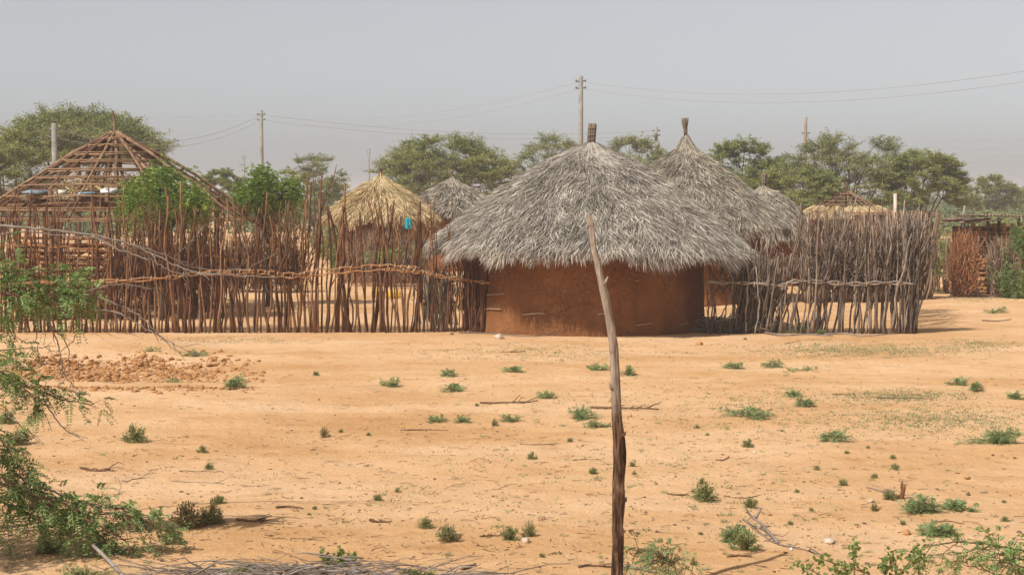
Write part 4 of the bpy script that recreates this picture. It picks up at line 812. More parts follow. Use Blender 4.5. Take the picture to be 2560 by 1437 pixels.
# ------------------------------------------------------------------ low green growth in the yard and on the sand
def leafbush(px, py, w, h, seed, label, m='prosopis_leaf', n=260, name='shrub', cat='shrub', group=None, ll=.03, Y=None, flat=.6, stems=None):
    """low bush of pinnate leaves: base pixel, width and height in photo pixels"""
    rs = np.random.default_rng(seed); p = gd(px, py) if Y is None else at(px, py, Y); k = ppm(p[1]); W = w/k/2; H = h/k
    root = empty(name, p, label, cat, group); tb = MB(); lf = MB(); nb = stems or max(5, n//40)
    ends = []
    for i in range(nb):
        a = rs.random()*6.28; q = rs.random()**.5; e = p+np.array([math.cos(a)*q*W*.8, math.sin(a)*q*W*.6, H*rs.uniform(.3, .85)*(1-.5*q*q)]); ends.append(e)
        tube(tb, spline([p, (p+e)/2+[0, 0, H*.12], e], 5), [.007, .006, .005, .004, .002], 4, cap=False)
    tb.build('stems', M['twig_brown'], root); ends = np.array(ends); kk = rs.integers(0, nb, n); t = rs.uniform(.25, 1, n)[:, None]
    P = p+(ends[kk]-p)*t+rs.normal(size=(n, 3))*np.array([W, W, H*.4])*.12; P[:, 2] = np.maximum(P[:, 2], p[2]+.01); D = nrm((ends[kk]-p)*np.array([1, 1, flat])/W+rs.normal(size=(n, 3))*.6)
    fronds(lf, P, D, ll*3.2*rs.uniform(.7, 1.2, n), 6, ll, ll*.33, rs, droop=.3); lf.build('foliage', M[m], root, smooth=False)
SPRIGS = [ # px, py(base), w, h, words
 (1500, 926, 65, 16, 'flat green sprig just left of the crooked pole, in front of the hut'), (1280, 930, 60, 12, 'thin green sprig on the sand in front of the lit foot of the mud hut'), (1122, 940, 48, 14, 'small green sprig below the last stakes of the red fence'),
 (1132, 977, 78, 16, 'wider green sprig of the pair below the end of the red fence'), (975, 965, 50, 14, 'pale green sprig left of the pair below the red fence end'), (1832, 920, 55, 18, 'green sprig right of the crooked pole, below the grey fence'),
 (1930, 917, 62, 16, 'feathery green sprig below the cut stump'), (2005, 932, 95, 12, 'long trailing green sprig below the grey fence'), (1560, 935, 45, 16, 'wispy green sprig touching the right side of the crooked pole'), (1366, 996, 30, 14, 'small round green sprig left of the broken twigs'),
 (1455, 1048, 82, 34, 'bushy bright green sprig just left of the crooked pole'), (1495, 1068, 70, 18, 'lower flat green sprig below the bushy one left of the pole'), (1275, 1053, 55, 20, 'green sprig pointing left, midway down the sand'), (1088, 1055, 50, 20, 'left end of two trailing green sprigs in mid sand'),
 (1150, 1054, 62, 12, 'right end of two trailing green sprigs in mid sand'), (1868, 1042, 175, 30, 'widest feathery green sprig in the sand right of the pole'), (2012, 1015, 48, 30, 'small upright green bush above the wide feathery sprig'), (1975, 990, 45, 12, 'bluish trailing leaf spray beside the upright green bush'),
 (2095, 1102, 98, 26, 'dense green mat on the right half of the sand'), (2490, 1108, 165, 44, 'spreading yellow green bush by the right edge of the sand'), (2392, 962, 50, 14, 'left tip of a trailing green runner near the right edge'), (2445, 976, 60, 14, 'right end of a trailing green runner near the right edge'),
 (2550, 998, 50, 20, 'green sprig cut by the right edge of the photo'), (2340, 1338, 115, 30, 'thin low green sprig near the bottom right'), (2300, 1282, 130, 44, 'dark green spray beside the forked dead stump'), (2400, 1275, 100, 26, 'bluish green spray reaching right from the dead stump'),
 (441, 962, 48, 14, 'green sprig at the edge of the dug clods'), (592, 972, 42, 34, 'upright thin green plant right of the dug clods'), (380, 880, 42, 12, 'small green sprig on the mound in front of the red fence'), (485, 888, 60, 12, 'dull green grass patch on the mound right of the small sprig'),
 (2480, 782, 85, 16, 'green ground growth on the path right of the grey fence'), (2010, 832, 75, 36, 'silvery green weed growing at the foot of the grey fence'), (2058, 836, 50, 14, 'low green mat right of the stump at the grey fence'), (1065, 1310, 0, 0, ''), (1840, 1352, 70, 40, 'light green feathery half of the big bush near the curved dead stick'),
 (2420, 738, 95, 34, 'low green bush at the foot of the iron roofed hut'), (2340, 730, 60, 12, 'patch of green weeds right of the narrow dark bush')]
for i, (px, py, w, h, lb) in enumerate(SPRIGS):
    if not w: continue
    leafbush(px, py, w*1.15, h, 200+i, lb, m='sprig_leaf', n=int(34+w*h*.05), name='green_sprig', cat='plant', group='green sprigs on the sand', ll=.028+.010*(py < 1000), stems=5+i % 4)
leafbush(2530, 745, 130, 150, 391, 'tall green bush growing against the iron roofed hut at the right edge', n=900, ll=.05, name='bush', cat='bush')
leafbush(2560, 640, 110, 110, 392, 'upper branches of a green bush hanging over the iron roofed hut wall', n=650, ll=.05, name='bush', cat='bush', Y=43.2)
leafbush(2300, 745, 60, 24, 393, 'low green weeds by the corner of the grey fence', n=80, ll=.03, name='bush', cat='bush')
leafbush(965, 650, 150, 40, 394, 'dark green undergrowth in front of the yellow thatched hut', n=360, ll=.05, name='bush', cat='bush', Y=48)
leafbush(1060, 640, 70, 60, 395, 'green bush between the yellow hut and the big roof', n=300, ll=.05, name='bush', cat='bush', Y=47)
for i, (px, py, w, h, Y) in enumerate(((2360, 560, 150, 70, 62), (2300, 620, 90, 80, 58), (2440, 545, 120, 50, 75), (2510, 530, 140, 40, 85), (2380, 620, 60, 50, 60), (820, 560, 100, 60, 70), (500, 590, 120, 40, 62), (860, 600, 70, 30, 58))):
    p = at(px, py, Y); leafbush(px, F*CH/Y+490, w, (F*CH/Y+490)-py+h*.6, 400+i, ('green thicket behind the picket fence', 'green thicket right behind the pen corner', 'green thicket beyond the iron roofed hut', 'farther green thicket at the right beyond the iron roof', 'small green thicket seen through the gap by the stout post', 'green thicket left of the yellow hut', 'green thicket behind the left neem tree', 'low green thicket in front of the yellow hut left side')[i], m='acacia_leaf', n=900, ll=.11, name='bush', cat='bush')
# tufted domes
def tuft_mesh(seed, m='tuft_leaf', n=420, h=.62, flat=1.):
    rs = np.random.default_rng(seed); mb = MB(); nb = 34
    d = rdir(rs, nb); d[:, 2] = np.abs(d[:, 2])+.08; d = nrm(d)*np.array([.42, .42, h*.85]); 
    for k in range(nb): tube(mb, wob([0, 0, 0], d[k], 4, .05, rs), [.014, .011, .009, .005], 3, cap=False)
    k = rs.integers(0, nb, n*3); t = rs.uniform(.35, 1.05, n*3)[:, None]; P = d[k]*t+rs.normal(size=(n*3, 3))*.045; P[:, 2] = np.maximum(P[:, 2], 0)
    D = nrm(nrm(d[k])+rs.normal(size=(n*3, 3))*.7); leaves(mb, P, D, nrm(np.cross(D, rdir(rs, n*3))), rs.uniform(.06, .13, n*3), .032)
    return mb.mesh('tuft', M[m], False)
TM = [tuft_mesh(300+i) for i in range(4)]+[tuft_mesh(310, 'tuft_red', h=.6), tuft_mesh(311, 'tuft_red', h=.95)]
TUFTS = [(336, 1104, 70, 0, 'rounded olive tuft standing alone on the sand, left of centre'), (50, 1110, 70, 4, 'red flecked tuft partly behind the left foreground branches'), (15, 1058, 50, 1, 'round green tuft at the left edge of the sand'),
 (475, 1318, 105, 4, 'broad red flecked bush low on the left beside the green branches'), (528, 1308, 62, 5, 'taller red flecked bush leaning right, next to the broad one'), (548, 1258, 38, 1, 'small round tuft above the red flecked bushes'), (432, 1358, 55, 5, 'red flecked tuft at the tip of the green branches'),
 (524, 1172, 28, 2, 'little pale tuft on a thin stem, left half of the sand'), (505, 1130, 30, 0, 'flat yellowish tuft above the little pale one'), (1063, 1318, 46, 3, 'ragged tuft with a twig at its foot, left of the dense dome'), (1122, 1352, 70, 4, 'dense low dome tuft with reddish base, bottom centre'),
 (1276, 1348, 58, 2, 'leafy tuft beside the pale rock'), (1322, 1340, 40, 5, 'upright narrow tuft on the pale rock'), (1330, 1146, 30, 0, 'small dark tuft midway left of the pole'), (1425, 1104, 20, 1, 'tiny dark tuft higher up, left of the pole'), (1483, 1184, 30, 2, 'two lobed tuft close to the left of the pole'),
 (1760, 1250, 76, 3, 'biggest round green tuft right of the pole'), (1756, 1208, 26, 0, 'small tuft touching the top of the biggest round one'), (1878, 1268, 44, 2, 'tuft around a dark broken stub right of the biggest round tuft'), (1860, 1372, 84, 1, 'large green dome tuft beside the curved dead stick'),
 (1870, 1116, 34, 0, 'neat round tuft in mid sand right of the pole'), (2041, 1174, 22, 3, 'small dark tuft, leftmost of the right hand scatter'), (2108, 1213, 30, 1, 'dark tuft below the right hand scatter'), (2186, 1194, 22, 0, 'little tuft in the middle of the right hand scatter'), (2237, 1173, 28, 2, 'round tuft, rightmost of the right hand scatter'),
 (2232, 1146, 20, 3, 'yellowish small tuft above the rightmost round one'), (2117, 1134, 18, 1, 'small tuft above the dark ones on the right'), (2170, 1120, 14, 0, 'tiny tuft just below the dense green mat'), (2225, 1248, 44, 4, 'tuft at the left foot of the forked dead stump'), (2186, 1276, 24, 5, 'tuft beside the flat green stone'), (2256, 1310, 22, 1, 'small tuft below the dark green spray'),
 (2511, 1302, 26, 3, 'round tuft near the right edge, low'), (2510, 1256, 16, 2, 'thin tuft near the right edge, higher'), (1992, 1230, 18, 0, 'scrappy tuft in the sand between the big round tuft and the stump'), (2028, 1276, 18, 1, 'small tuft low in the middle of the right sand'), (1975, 1310, 20, 2, 'small tuft above the trailing branch on the right'),
 (812, 1092, 28, 5, 'rusty tipped tuft in the middle of the left sand'), (853, 1080, 16, 2, 'tiny tuft right of the rusty tipped one'), (922, 1088, 16, 3, 'small upright tuft in centre sand'), (995, 1230, 22, 0, 'leaning tuft in centre sand'), (944, 1250, 30, 1, 'flat green tuft left of the leaning one'), (787, 1272, 18, 2, 'tuft beside a dark twig at left centre'), (773, 1286, 14, 3, 'tiny tuft under the one beside the dark twig'),
 (1238, 1064, 20, 5, 'tuft just left of the green sprig midway'), (1192, 1014, 14, 0, 'tiny tuft high in the centre sand'), (1580, 1165, 22, 1, 'grey green tuft close to the right of the pole'), (1585, 1185, 16, 2, 'small tuft under the grey green one right of the pole'), (1768, 1088, 14, 3, 'tiny tuft high right of the pole'), (1742, 1070, 18, 0, 'dark little tuft above the tiny one right of the pole'), (1355, 1392, 22, 1, 'small green tuft bottom centre, below the pale rock'), (1735, 1412, 22, 5, 'upright sprout between the two bottom right leaf sprays'), (222, 1056, 14, 2, 'tiny upright tuft left of the olive dome'), (790, 938, 20, 1, 'small dry tuft on the high sand in front of the red fence'), (1752, 1335, 16, 3, 'small green tuft right of the pole, low')]
for i, (px, py, w, v, lb) in enumerate(TUFTS):
    p = gd(px, py); o = bpy.data.objects.new('tuft', TM[v]); COL.objects.link(o); s = w/ppm(p[1])*1.05; o.location = p-[0, 0, .01]; o.scale = (s, s, s*(1.05 if v != 5 else 1.2)); o.rotation_euler.z = i*1.7; tag(o, lb, 'shrub', 'small tufts growing on the sand')
# little weeds
def weed_mesh(seed):
    rs = np.random.default_rng(seed); mb = MB(); n = 46; d = rdir(rs, n); d[:, 2] = np.abs(d[:, 2])*.5; P = d*rs.uniform(.05, .42, (n, 1)); D = nrm(d+rs.normal(size=(n, 3))*.5); leaves(mb, P, D, nrm(np.cross(D, rdir(rs, n)+[0, 0, 1])), rs.uniform(.12, .3, n), .07); return mb.mesh('weed', M['weed'], False)
WM = [weed_mesh(330+i) for i in range(4)]
rs = np.random.default_rng(333)
for i in range(240):
    while True:
        px = rs.uniform(180, 2560); py = 860+577*rs.random()**.8
        if rs.random() < (.35+.65*(px > 1200))*(1 if py > 950 else .5): break
    p = gd(px, py); s = rs.uniform(.035, .085)*(1.5 if rs.random() < .15 else 1); o = bpy.data.objects.new('weed', WM[i % 4]); COL.objects.link(o); o.location = p; o.scale = (s, s, s); o.rotation_euler.z = rs.random()*6
    tag(o, 'tiny grey green weed seedling dotted on the bare sand', 'weed', 'tiny weeds scattered over the sand')
def ground_cover():
    rs = np.random.default_rng(340); mb = MB()
    for (cx, cy, sx, sy, n) in ((2150, 875, 260, 16, 1500), (2250, 990, 160, 14, 600), (2350, 1050, 200, 30, 800), (2050, 1040, 300, 60, 500), (1350, 880, 250, 20, 500), (2450, 860, 90, 12, 300), (900, 640, 60, 14, 300), (1700, 1000, 500, 90, 500), (1500, 1200, 700, 140, 500), (560, 850, 200, 8, 250), (2450, 745, 90, 8, 500)):
        for k in range(n):
            px = cx+rs.normal()*sx*.6; py = cy+rs.normal()*sy*.6
            if py < 560 or px > 2640 or py > 1500: continue
            p = gd(px, py); m = 5; P = p+rs.normal(size=(m, 3))*[.03, .03, 0]; D = rdir(rs, m); D[:, 2] = np.abs(D[:, 2])*.6; D = nrm(D); leaves(mb, P, D, nrm(np.cross(D, rdir(rs, m))), rs.uniform(.012, .038, m), .010)
    tag(mb.build('ground_cover', M['weed'], smooth=False), 'thin film of tiny green seedlings over parts of the sand', 'ground cover', kind='stuff')
ground_cover()
def litter():
    rs = np.random.default_rng(350); mb = MB()
    for k in range(2300):
        px = rs.uniform(0, 2560); py = 845+600*rs.random()**.75
        if px > 1300 and rs.random() < .4: continue
        p = gd(px, py); a = rs.normal()*1.0; l = .02+.14*rs.random()**2.5; d = np.array([math.cos(a), math.sin(a), .03]); tube(mb, wob(p+[0, 0, .006], p+d*l+[0, 0, .004], 3, .06, rs), [.003, .0026, .0015], 3, cap=False)
    for k in range(700):
        p = gd(rs.uniform(0, 2560), 845+600*rs.random()**.8); s = .004+.016*rs.random()**2; lump(mb, p, [s, s, s*.6], rs, .3, 5)
    tag(mb.build('litter', M['twig_brown']), 'scattered bits of dry twig and grit over the sand', 'litter', kind='stuff')
litter()
def clods():
    rs = np.random.default_rng(360); mb = MB()
    for k in range(4200):
        px = 265+rs.normal()*190; py = 932+rs.normal()*20+8*math.sin(px*.03)
        if px > 660 or px < -40 or py < 875 or py > 985: continue
        p = gd(px, py); s = .006+.035*rs.random()**3; lump(mb, p, [s*1.3, s, s*.7], rs, .6, 6)
    for k in range(700):
        px = rs.uniform(0, 640); py = 968+rs.normal()*4; p = gd(px, py); s = rs.uniform(.006, .02); lump(mb, p, [s*1.3, s, s*.6], rs, .45, 6)
    tag(mb.build('dirt_clods', M['earth_clod']), 'broken reddish dirt clods in the shallow dug patch on the left', 'dirt clods', kind='stuff')
clods()
# fallen sticks
def fstick(pts, r, lb, m='twig_brown', side=0, seed=0, lift=.0):
    rs = np.random.default_rng(seed); P = np.array([gd(*q) for q in pts]); n = len(P)*5; C = spline(P, n); C[:, 2] += r*.8+lift*np.sin(np.linspace(0, PI, n)); C += rs.normal(size=C.shape)*[.006, .006, .002]; mb = MB(); tube(mb, C, np.linspace(r, r*.45, n), 5)
    for k in range(side):
        i = rs.integers(n//5, n-2); a = math.atan2(*(C[i+1]-C[i])[[1, 0]])+rs.choice([-1, 1])*rs.uniform(.3, .8); l = rs.uniform(.1, .3); e = C[i]+[math.cos(a)*l, math.sin(a)*l, rs.uniform(0, .08)]; tube(mb, wob(C[i], e, 5, .06, rs), np.linspace(r*.6, r*.2, 5), 4)
    tag(mb.build('fallen_twig', M[m]), lb, 'twig', 'twigs lying on the sand')
STK = [([(1475, 1020), (1550, 1022), (1645, 1024)], .016, 'tangle of broken brown twigs behind the crooked pole', 7), ([(1860, 1300), (1890, 1325), (1930, 1355), (2000, 1372), (2060, 1388)], .010, 'long curved grey branch trailing toward bottom right', 5), ([(1000, 1076), (1060, 1075), (1120, 1076)], .008, 'thin straight twig in the upper centre sand', 0),
 ([(200, 1170), (240, 1178), (285, 1178)], .012, 'forked brown twig at left, above the green branches', 3), ([(210, 1260), (280, 1272), (340, 1270)], .008, 'wispy grey twig above the left green branches', 4), ([(690, 1270), (720, 1268), (757, 1272)], .012, 'short dark stick left of bottom centre', 0), ([(590, 1300), (630, 1304), (665, 1300)], .012, 'dark stick right of the red flecked bushes', 2),
 ([(925, 1303), (950, 1306), (978, 1306)], .012, 'straight dark stick in the lower centre', 0), ([(312, 1205), (360, 1196), (460, 1205), (560, 1210)], .006, 'long thin grey runner twig across the left sand', 3), ([(448, 1178), (480, 1184), (560, 1180)], .006, 'arched thin twig left of the little pale tuft', 0), ([(1155, 1425), (1172, 1420), (1190, 1412)], .014, 'stubby bent stick at bottom centre', 0),
 ([(1200, 1342), (1225, 1340), (1250, 1341)], .009, 'short twig left of the leafy tuft by the pale rock', 0), ([(1445, 1417), (1480, 1415), (1530, 1418)], .011, 'brown stick ending at the left of the pole foot', 1), ([(1560, 1418), (1600, 1424), (1640, 1434)], .012, 'grey stick right of the pole foot', 1), ([(1670, 1235), (1700, 1238), (1720, 1237)], .008, 'pair of thin twigs left of the biggest round tuft', 1),
 ([(1790, 1150), (1808, 1151), (1822, 1142)], .009, 'bent pale twig above the biggest round tuft', 0), ([(2190, 996), (2250, 996), (2335, 998)], .010, 'long dry reed lying on the right sand', 0), ([(2080, 986), (2110, 986), (2140, 987)], .008, 'short twig left of the long dry reed', 0), ([(2170, 1220), (2200, 1228), (2235, 1240)], .009, 'pale twig pointing at the forked dead stump', 2),
 ([(1300, 1110), (1340, 1112), (1395, 1109)], .006, 'thin dry twig left of the pole in mid sand', 2), ([(1200, 1008), (1260, 1008), (1320, 1006), (1345, 1002)], .012, 'thin brown branch in the centre, ending in a dark knot', 4), ([(2455, 802), (2490, 804), (2530, 799)], .016, 'straight stick lying on the path at the far right', 0), ([(1430, 1150), (1470, 1148), (1510, 1150)], .005, 'hair thin twig left of the pole', 1), ([(1960, 860), (2000, 853), (2080, 848)], .006, 'faint twig in front of the grey fence', 2),
 ([(1250, 880), (1300, 880), (1325, 870)], .007, 'dry forked twig in front of the hut lit foot', 3), ([(1820, 1392), (1850, 1390), (1880, 1392)], .01, 'dark stick below the big green dome tuft', 1), ([(2330, 1305), (2370, 1303), (2410, 1310)], .007, 'thin arched twig right of the small round tuft', 0), ([(1810, 1240), (1850, 1246), (1900, 1238)], .005, 'thin grey twig right of the biggest round tuft', 1)]
for i, (pts, r, lb, sd) in enumerate(STK): fstick(pts, r, lb, 'deadwood' if i in (1, 4, 8, 13, 18) else 'twig_brown', sd, 500+i, .02 if i in (9,) else 0)
# forked dead stump at the right
def dead_stump():
    rs = np.random.default_rng(520); p = gd(2252, 1246); mb = MB(); k = ppm(p[1]); q = lambda dx, dz: p+[dx/k, 0, dz/k]
    tube(mb, spline([q(0, -3), q(5, 18), q(8, 36)], 7), [.026, .024, .022, .02, .02, .019, .016], 8); tube(mb, spline([q(6, 20), q(2, 30), q(3, 44)], 5), [.016, .014, .012, .01, .006], 7); tube(mb, wob(q(-12, 0), q(2, 12), 4, .04, rs), [.016, .016, .014, .012], 6)
    tag(mb.build('dead_stump', M['stake_red']), 'dark forked dead stump standing in green sprays on the right', 'stump')
    b = gd(1885, 1322); k = ppm(b[1]); mb = MB(); tube(mb, spline([gd(1945, 1362)+[0, 0, .02], gd(1905, 1330)+[0, 0, .06], b+[-.02, 0, .10], b+[-.07, 0, .17]], 9), np.linspace(.013, .007, 9), 7); tube(mb, wob(b+[.01, 0, .08], b+[.04, 0, .18], 4, .05, rs), [.015, .013, .01, .006], 5)
    tag(mb.build('dead_branch', M['deadwood']), 'raised forked end of grey dead wood above the big green dome tuft', 'branch')
dead_stump()
STN = [(1247, 846, 24, 12, 'stone_pale', 'pale cracked rock at the foot of the mud hut'), (1748, 861, 18, 10, 'clod', 'rounded brown stone just outside the hut shadow'), (1863, 849, 9, 6, 'stone', 'small dark stone in the shade of the right eave'), (1130, 836, 9, 5, 'stone', 'small brown stone at the end of the red fence'), (797, 1000, 8, 6, 'clod', 'single reddish pebble on the left sand'),
 (385, 981, 16, 6, 'clod', 'dark crumbled clod below the dug patch'), (422, 979, 8, 6, 'clod', 'smaller clod right of the crumbled one'), (460, 986, 7, 5, 'clod', 'reddish pebble right of the two clods'), (1312, 1354, 22, 14, 'stone_pale', 'pale rock under the upright narrow tuft'), (2072, 1355, 30, 12, 'stone_pale', 'flat pale rock above the trailing branch'), (2530, 1358, 20, 11, 'stone_pale', 'pale rock near the bottom right edge'),
 (2176, 1254, 16, 8, 'stone_pale', 'flat greenish pale stone left of the dead stump'), (2267, 1336, 18, 16, 'clod', 'rough brown and white stone below the dark green spray'), (2167, 1410, 12, 8, 'stone', 'dark stone among the bottom right leaves'), (2421, 1238, 10, 10, 'stone', 'dark grey pebble at right below the orange clod'), (2418, 1195, 14, 7, 'clod', 'orange lump of earth on the right sand'),
 (384, 1286, 16, 9, 'stone', 'dark dung like stone by the green branches'), (1614, 1281, 7, 6, 'stone', 'dark pebble right of the pole'), (1640, 1210, 8, 5, 'stone', 'small flat dark pebble right of the pole, higher'), (1611, 1243, 9, 4, 'stone', 'flat dark chip between the two pebbles right of the pole'), (1886, 1132, 8, 6, 'stone_pale', 'tiny pale stone under the neat round tuft'), (1575, 1040, 10, 8, 'clod', 'brown clod right of the pole by the twigs'), (1225, 1157, 7, 5, 'stone', 'brown pebble in centre sand'), (730, 1412, 26, 12, 'clod', 'sawn brown block on the brushwood pile'), (1860, 1355, 16, 8, 'stone_pale', 'pale stone under the big green dome tuft'), (1978, 1374, 8, 7, 'white_sack', 'bright white pebble on the trailing branch'), (2548, 1330, 14, 5, 'stone', 'thin grey slab at the right edge')]
for i, (px, py, w, h, m, lb) in enumerate(STN):
    rs = np.random.default_rng(600+i); p = gd(px, py); k = ppm(p[1]); mb = MB(); lump(mb, p+[0, 0, h/k*.3], [w/k*.55, w/k*.45, h/k*.6], rs, .28, 9)
    if w > 15: lump(mb, p+[w/k*.25, .02, h/k*.25], [w/k*.3, w/k*.3, h/k*.45], rs, .3, 8)
    tag(mb.build('stone', M[m], origin=p), lb, 'stone', 'stones on the sand')
# ------------------------------------------------------------------ foreground vegetation
def spray(root, polys, rs, m_leaf, m_branch, Y, fr_n=26, fl=.11, ll=.03, lw=.011, K=9, rad=.008, droop=.5, dead=(), name='branch'):
    """branches drawn as (pixel polyline, depth offset, leaf density)"""
    lf = MB()
    for (pl, dy, dens, r) in polys:
        ctrl = np.array([at(x, y, Y+dy+.02*i) for i, (x, y) in enumerate(pl)]); n = max(8, len(pl)*5); C = spline(ctrl, n); C[1:-1] += rs.normal(size=(n-2, 3))*.004; L = np.linalg.norm(np.diff(C, axis=0), axis=1).sum()
        mb = MB(); tube(mb, C, np.linspace(r, r*.35, n), 5)
        nt = int(L*dens*(.62 if dens < 145 else .74)); 
        if nt:
            t = rs.uniform(.08, 1, nt)*(n-1); i = np.minimum(t.astype(int), n-2); P = C[i]+(C[i+1]-C[i])*(t-i)[:, None]; T = nrm(C[i+1]-C[i]); D = nrm(T*.6+rs.normal(size=(nt, 3))*.75)
            for k in range(0, nt, 3):
                e = P[k]+D[k]*.09; tube(mb, [P[k], (P[k]+e)/2-[0, 0, .004], e], [.0032, .0028, .002], 3, cap=False)
                P[k+1:k+3] = e; P[k] = e
            fronds(lf, P, D, fl*rs.uniform(.7, 1.25, nt), K, ll, lw, rs, droop=droop, fold=.4)
        mb.build(name, M[m_branch], root)
    lf.build('foliage', M[m_leaf], root, smooth=False)
def left_tree():
    rs = np.random.default_rng(701); Y = 12.6; bx = at(-420, 1300, Y); root = empty('thorn_tree', (bx[0], Y+.3, 0), 'green feathery leaved thorn tree reaching in from the left foreground, with bare pale twigs', 'tree')
    mb = MB(); base = np.array([bx[0], Y+.3, -.1]); tube(mb, wob(base, at(-300, 900, Y), 7, .03, rs), np.linspace(.09, .05, 7), 8)
    for e in (at(-60, 730, Y-.3), at(-60, 560, Y+.4), at(-60, 950, Y), at(-60, 1120, Y-.4), at(-60, 1190, Y-.5), at(-80, 640, Y)): tube(mb, spline([base+[0, 0, .6], (base+e)/2+[0, 0, .25], e], 9), np.linspace(.04, .014, 9), 6)
    mb.build('trunk', M['acacia_bark'], root)
    G = [([(-60, 730), (20, 735), (90, 745), (160, 735), (215, 715)], -.3, 150, .010), ([(-60, 690), (10, 680), (70, 690), (140, 700), (200, 722)], -.25, 165, .009), ([(-60, 700), (0, 720), (60, 730), (120, 760)], -.2, 150, .008), ([(30, 740), (90, 755), (150, 768), (180, 775)], -.3, 120, .006), ([(-60, 660), (-10, 640), (20, 632)], -.2, 100, .006),
         ([(-40, 780), (0, 800), (30, 830), (45, 845)], -.2, 150, .007), ([(-60, 915), (20, 938), (90, 975), (160, 1000), (235, 1010)], 0, 135, .010), ([(-50, 900), (0, 930), (50, 960), (110, 990)], .1, 150, .008), ([(-60, 870), (0, 885), (25, 900)], .1, 110, .006), ([(60, 970), (90, 1000), (110, 1030)], 0, 100, .005), ([(-60, 1000), (0, 1020), (20, 1035)], 0, 80, .006),
         ([(-60, 1080), (0, 1100), (30, 1140), (60, 1190)], -.4, 200, .010), ([(-60, 1120), (10, 1160), (60, 1200), (110, 1235)], -.4, 200, .010), ([(-60, 1180), (20, 1215), (100, 1255), (180, 1290), (240, 1330), (280, 1370)], -.5, 190, .014), ([(40, 1225), (130, 1250), (220, 1280), (320, 1290), (425, 1330)], -.5, 165, .011), ([(-60, 1230), (20, 1260), (90, 1290), (150, 1300)], -.5, 190, .010),
         ([(100, 1240), (180, 1255), (260, 1262), (320, 1268)], -.45, 130, .008), ([(180, 1290), (240, 1310), (310, 1350), (350, 1400)], -.55, 120, .008), ([(160, 1300), (200, 1340), (240, 1380), (270, 1400)], -.55, 130, .008), ([(-60, 1250), (-20, 1300), (20, 1320)], -.5, 160, .008), ([(0, 1190), (60, 1230), (90, 1280), (100, 1330)], -.6, 110, .007)]
    spray(root, G, rs, 'prosopis_leaf', 'twig_brown', Y, fl=.135, ll=.042, lw=.0125, K=9)
    N = 1100; P = np.array([-4.5, 11.55, 1.5])+rdir(rs, N)*rs.random((N, 1))**.4*np.array([.55, .85, .5]); cr = MB(); fronds(cr, P, rdir(rs, N, .6), .13*rs.uniform(.7, 1.2, N), 8, .04, .012, rs); cr.build('crown', M['prosopis_leaf'], root, smooth=False)
    B = [([(-80, 560), (60, 570), (130, 577), (230, 588), (330, 612), (420, 655), (500, 682), (600, 690), (700, 692)], .4, 0, .013), ([(230, 588), (300, 625), (380, 650), (450, 684), (560, 684)], .4, 0, .008), ([(330, 612), (420, 640), (480, 668), (600, 675), (640, 660), (700, 630)], .4, 0, .006), ([(-60, 595), (60, 580), (160, 590), (260, 600), (340, 640)], .4, 0, .007), ([(-80, 700), (60, 745), (100, 770), (130, 820), (150, 880), (160, 935), (205, 985)], -.2, 0, .010), ([(115, 800), (145, 830), (170, 870), (172, 905), (185, 960)], -.2, 0, .006), ([(190, 742), (240, 770), (300, 785), (370, 825), (420, 850), (490, 890)], 0, 0, .009), ([(210, 735), (280, 755), (350, 790), (400, 840), (440, 880)], 0, 0, .007), ([(150, 770), (185, 800), (230, 820), (300, 830), (340, 838)], 0, 0, .005),
         ([(210, 735), (260, 715), (330, 712), (380, 722)], 0, 0, .006), ([(240, 770), (262, 790), (285, 828)], 0, 0, .006), ([(200, 820), (175, 860), (140, 880), (110, 860), (128, 800)], 0, 0, .004), ([(0, 775), (30, 790), (70, 812), (65, 830)], -.1, 0, .006), ([(90, 760), (90, 830), (95, 880)], -.1, 0, .006), ([(20, 830), (35, 870), (55, 915)], 0, 0, .005), ([(-40, 880), (60, 870), (140, 866)], 0, 0, .006), ([(440, 640), (490, 590), (530, 545)], .4, 0, .004), ([(110, 1000), (150, 1060), (180, 1085), (220, 1095)], 0, 0, .006), ([(20, 1040), (70, 1075), (110, 1110)], 0, 0, .005), ([(-20, 960), (40, 985), (75, 998)], 0, 0, .006), ([(90, 1210), (150, 1235), (175, 1250)], -.45, 0, .009), ([(295, 1250), (300, 1205), (285, 1190)], -.3, 0, .004)]
    lf = None
    for (pl, dy, dens, r) in B:
        ctrl = np.array([at(x, y, Y+dy+.03*i) for i, (x, y) in enumerate(pl)]); n = len(pl)*6; C = spline(ctrl, n); C[1:-1] += rs.normal(size=(n-2, 3))*.004; mb = MB(); tube(mb, C, np.linspace(r, r*.3, n), 5)
        for k in range(len(pl)):
            i = rs.integers(n//4, n-2); T = nrm(C[i+1]-C[i]); e = C[i]+nrm(T+rs.normal(size=3)*.55+[0, 0, -.2])*rs.uniform(.06, .2); tube(mb, wob(C[i], e, 4, .05, rs), [r*.35, r*.3, r*.25, r*.12], 4, cap=False)
        mb.build('dead_branch', M['deadwood'], root)
left_tree()
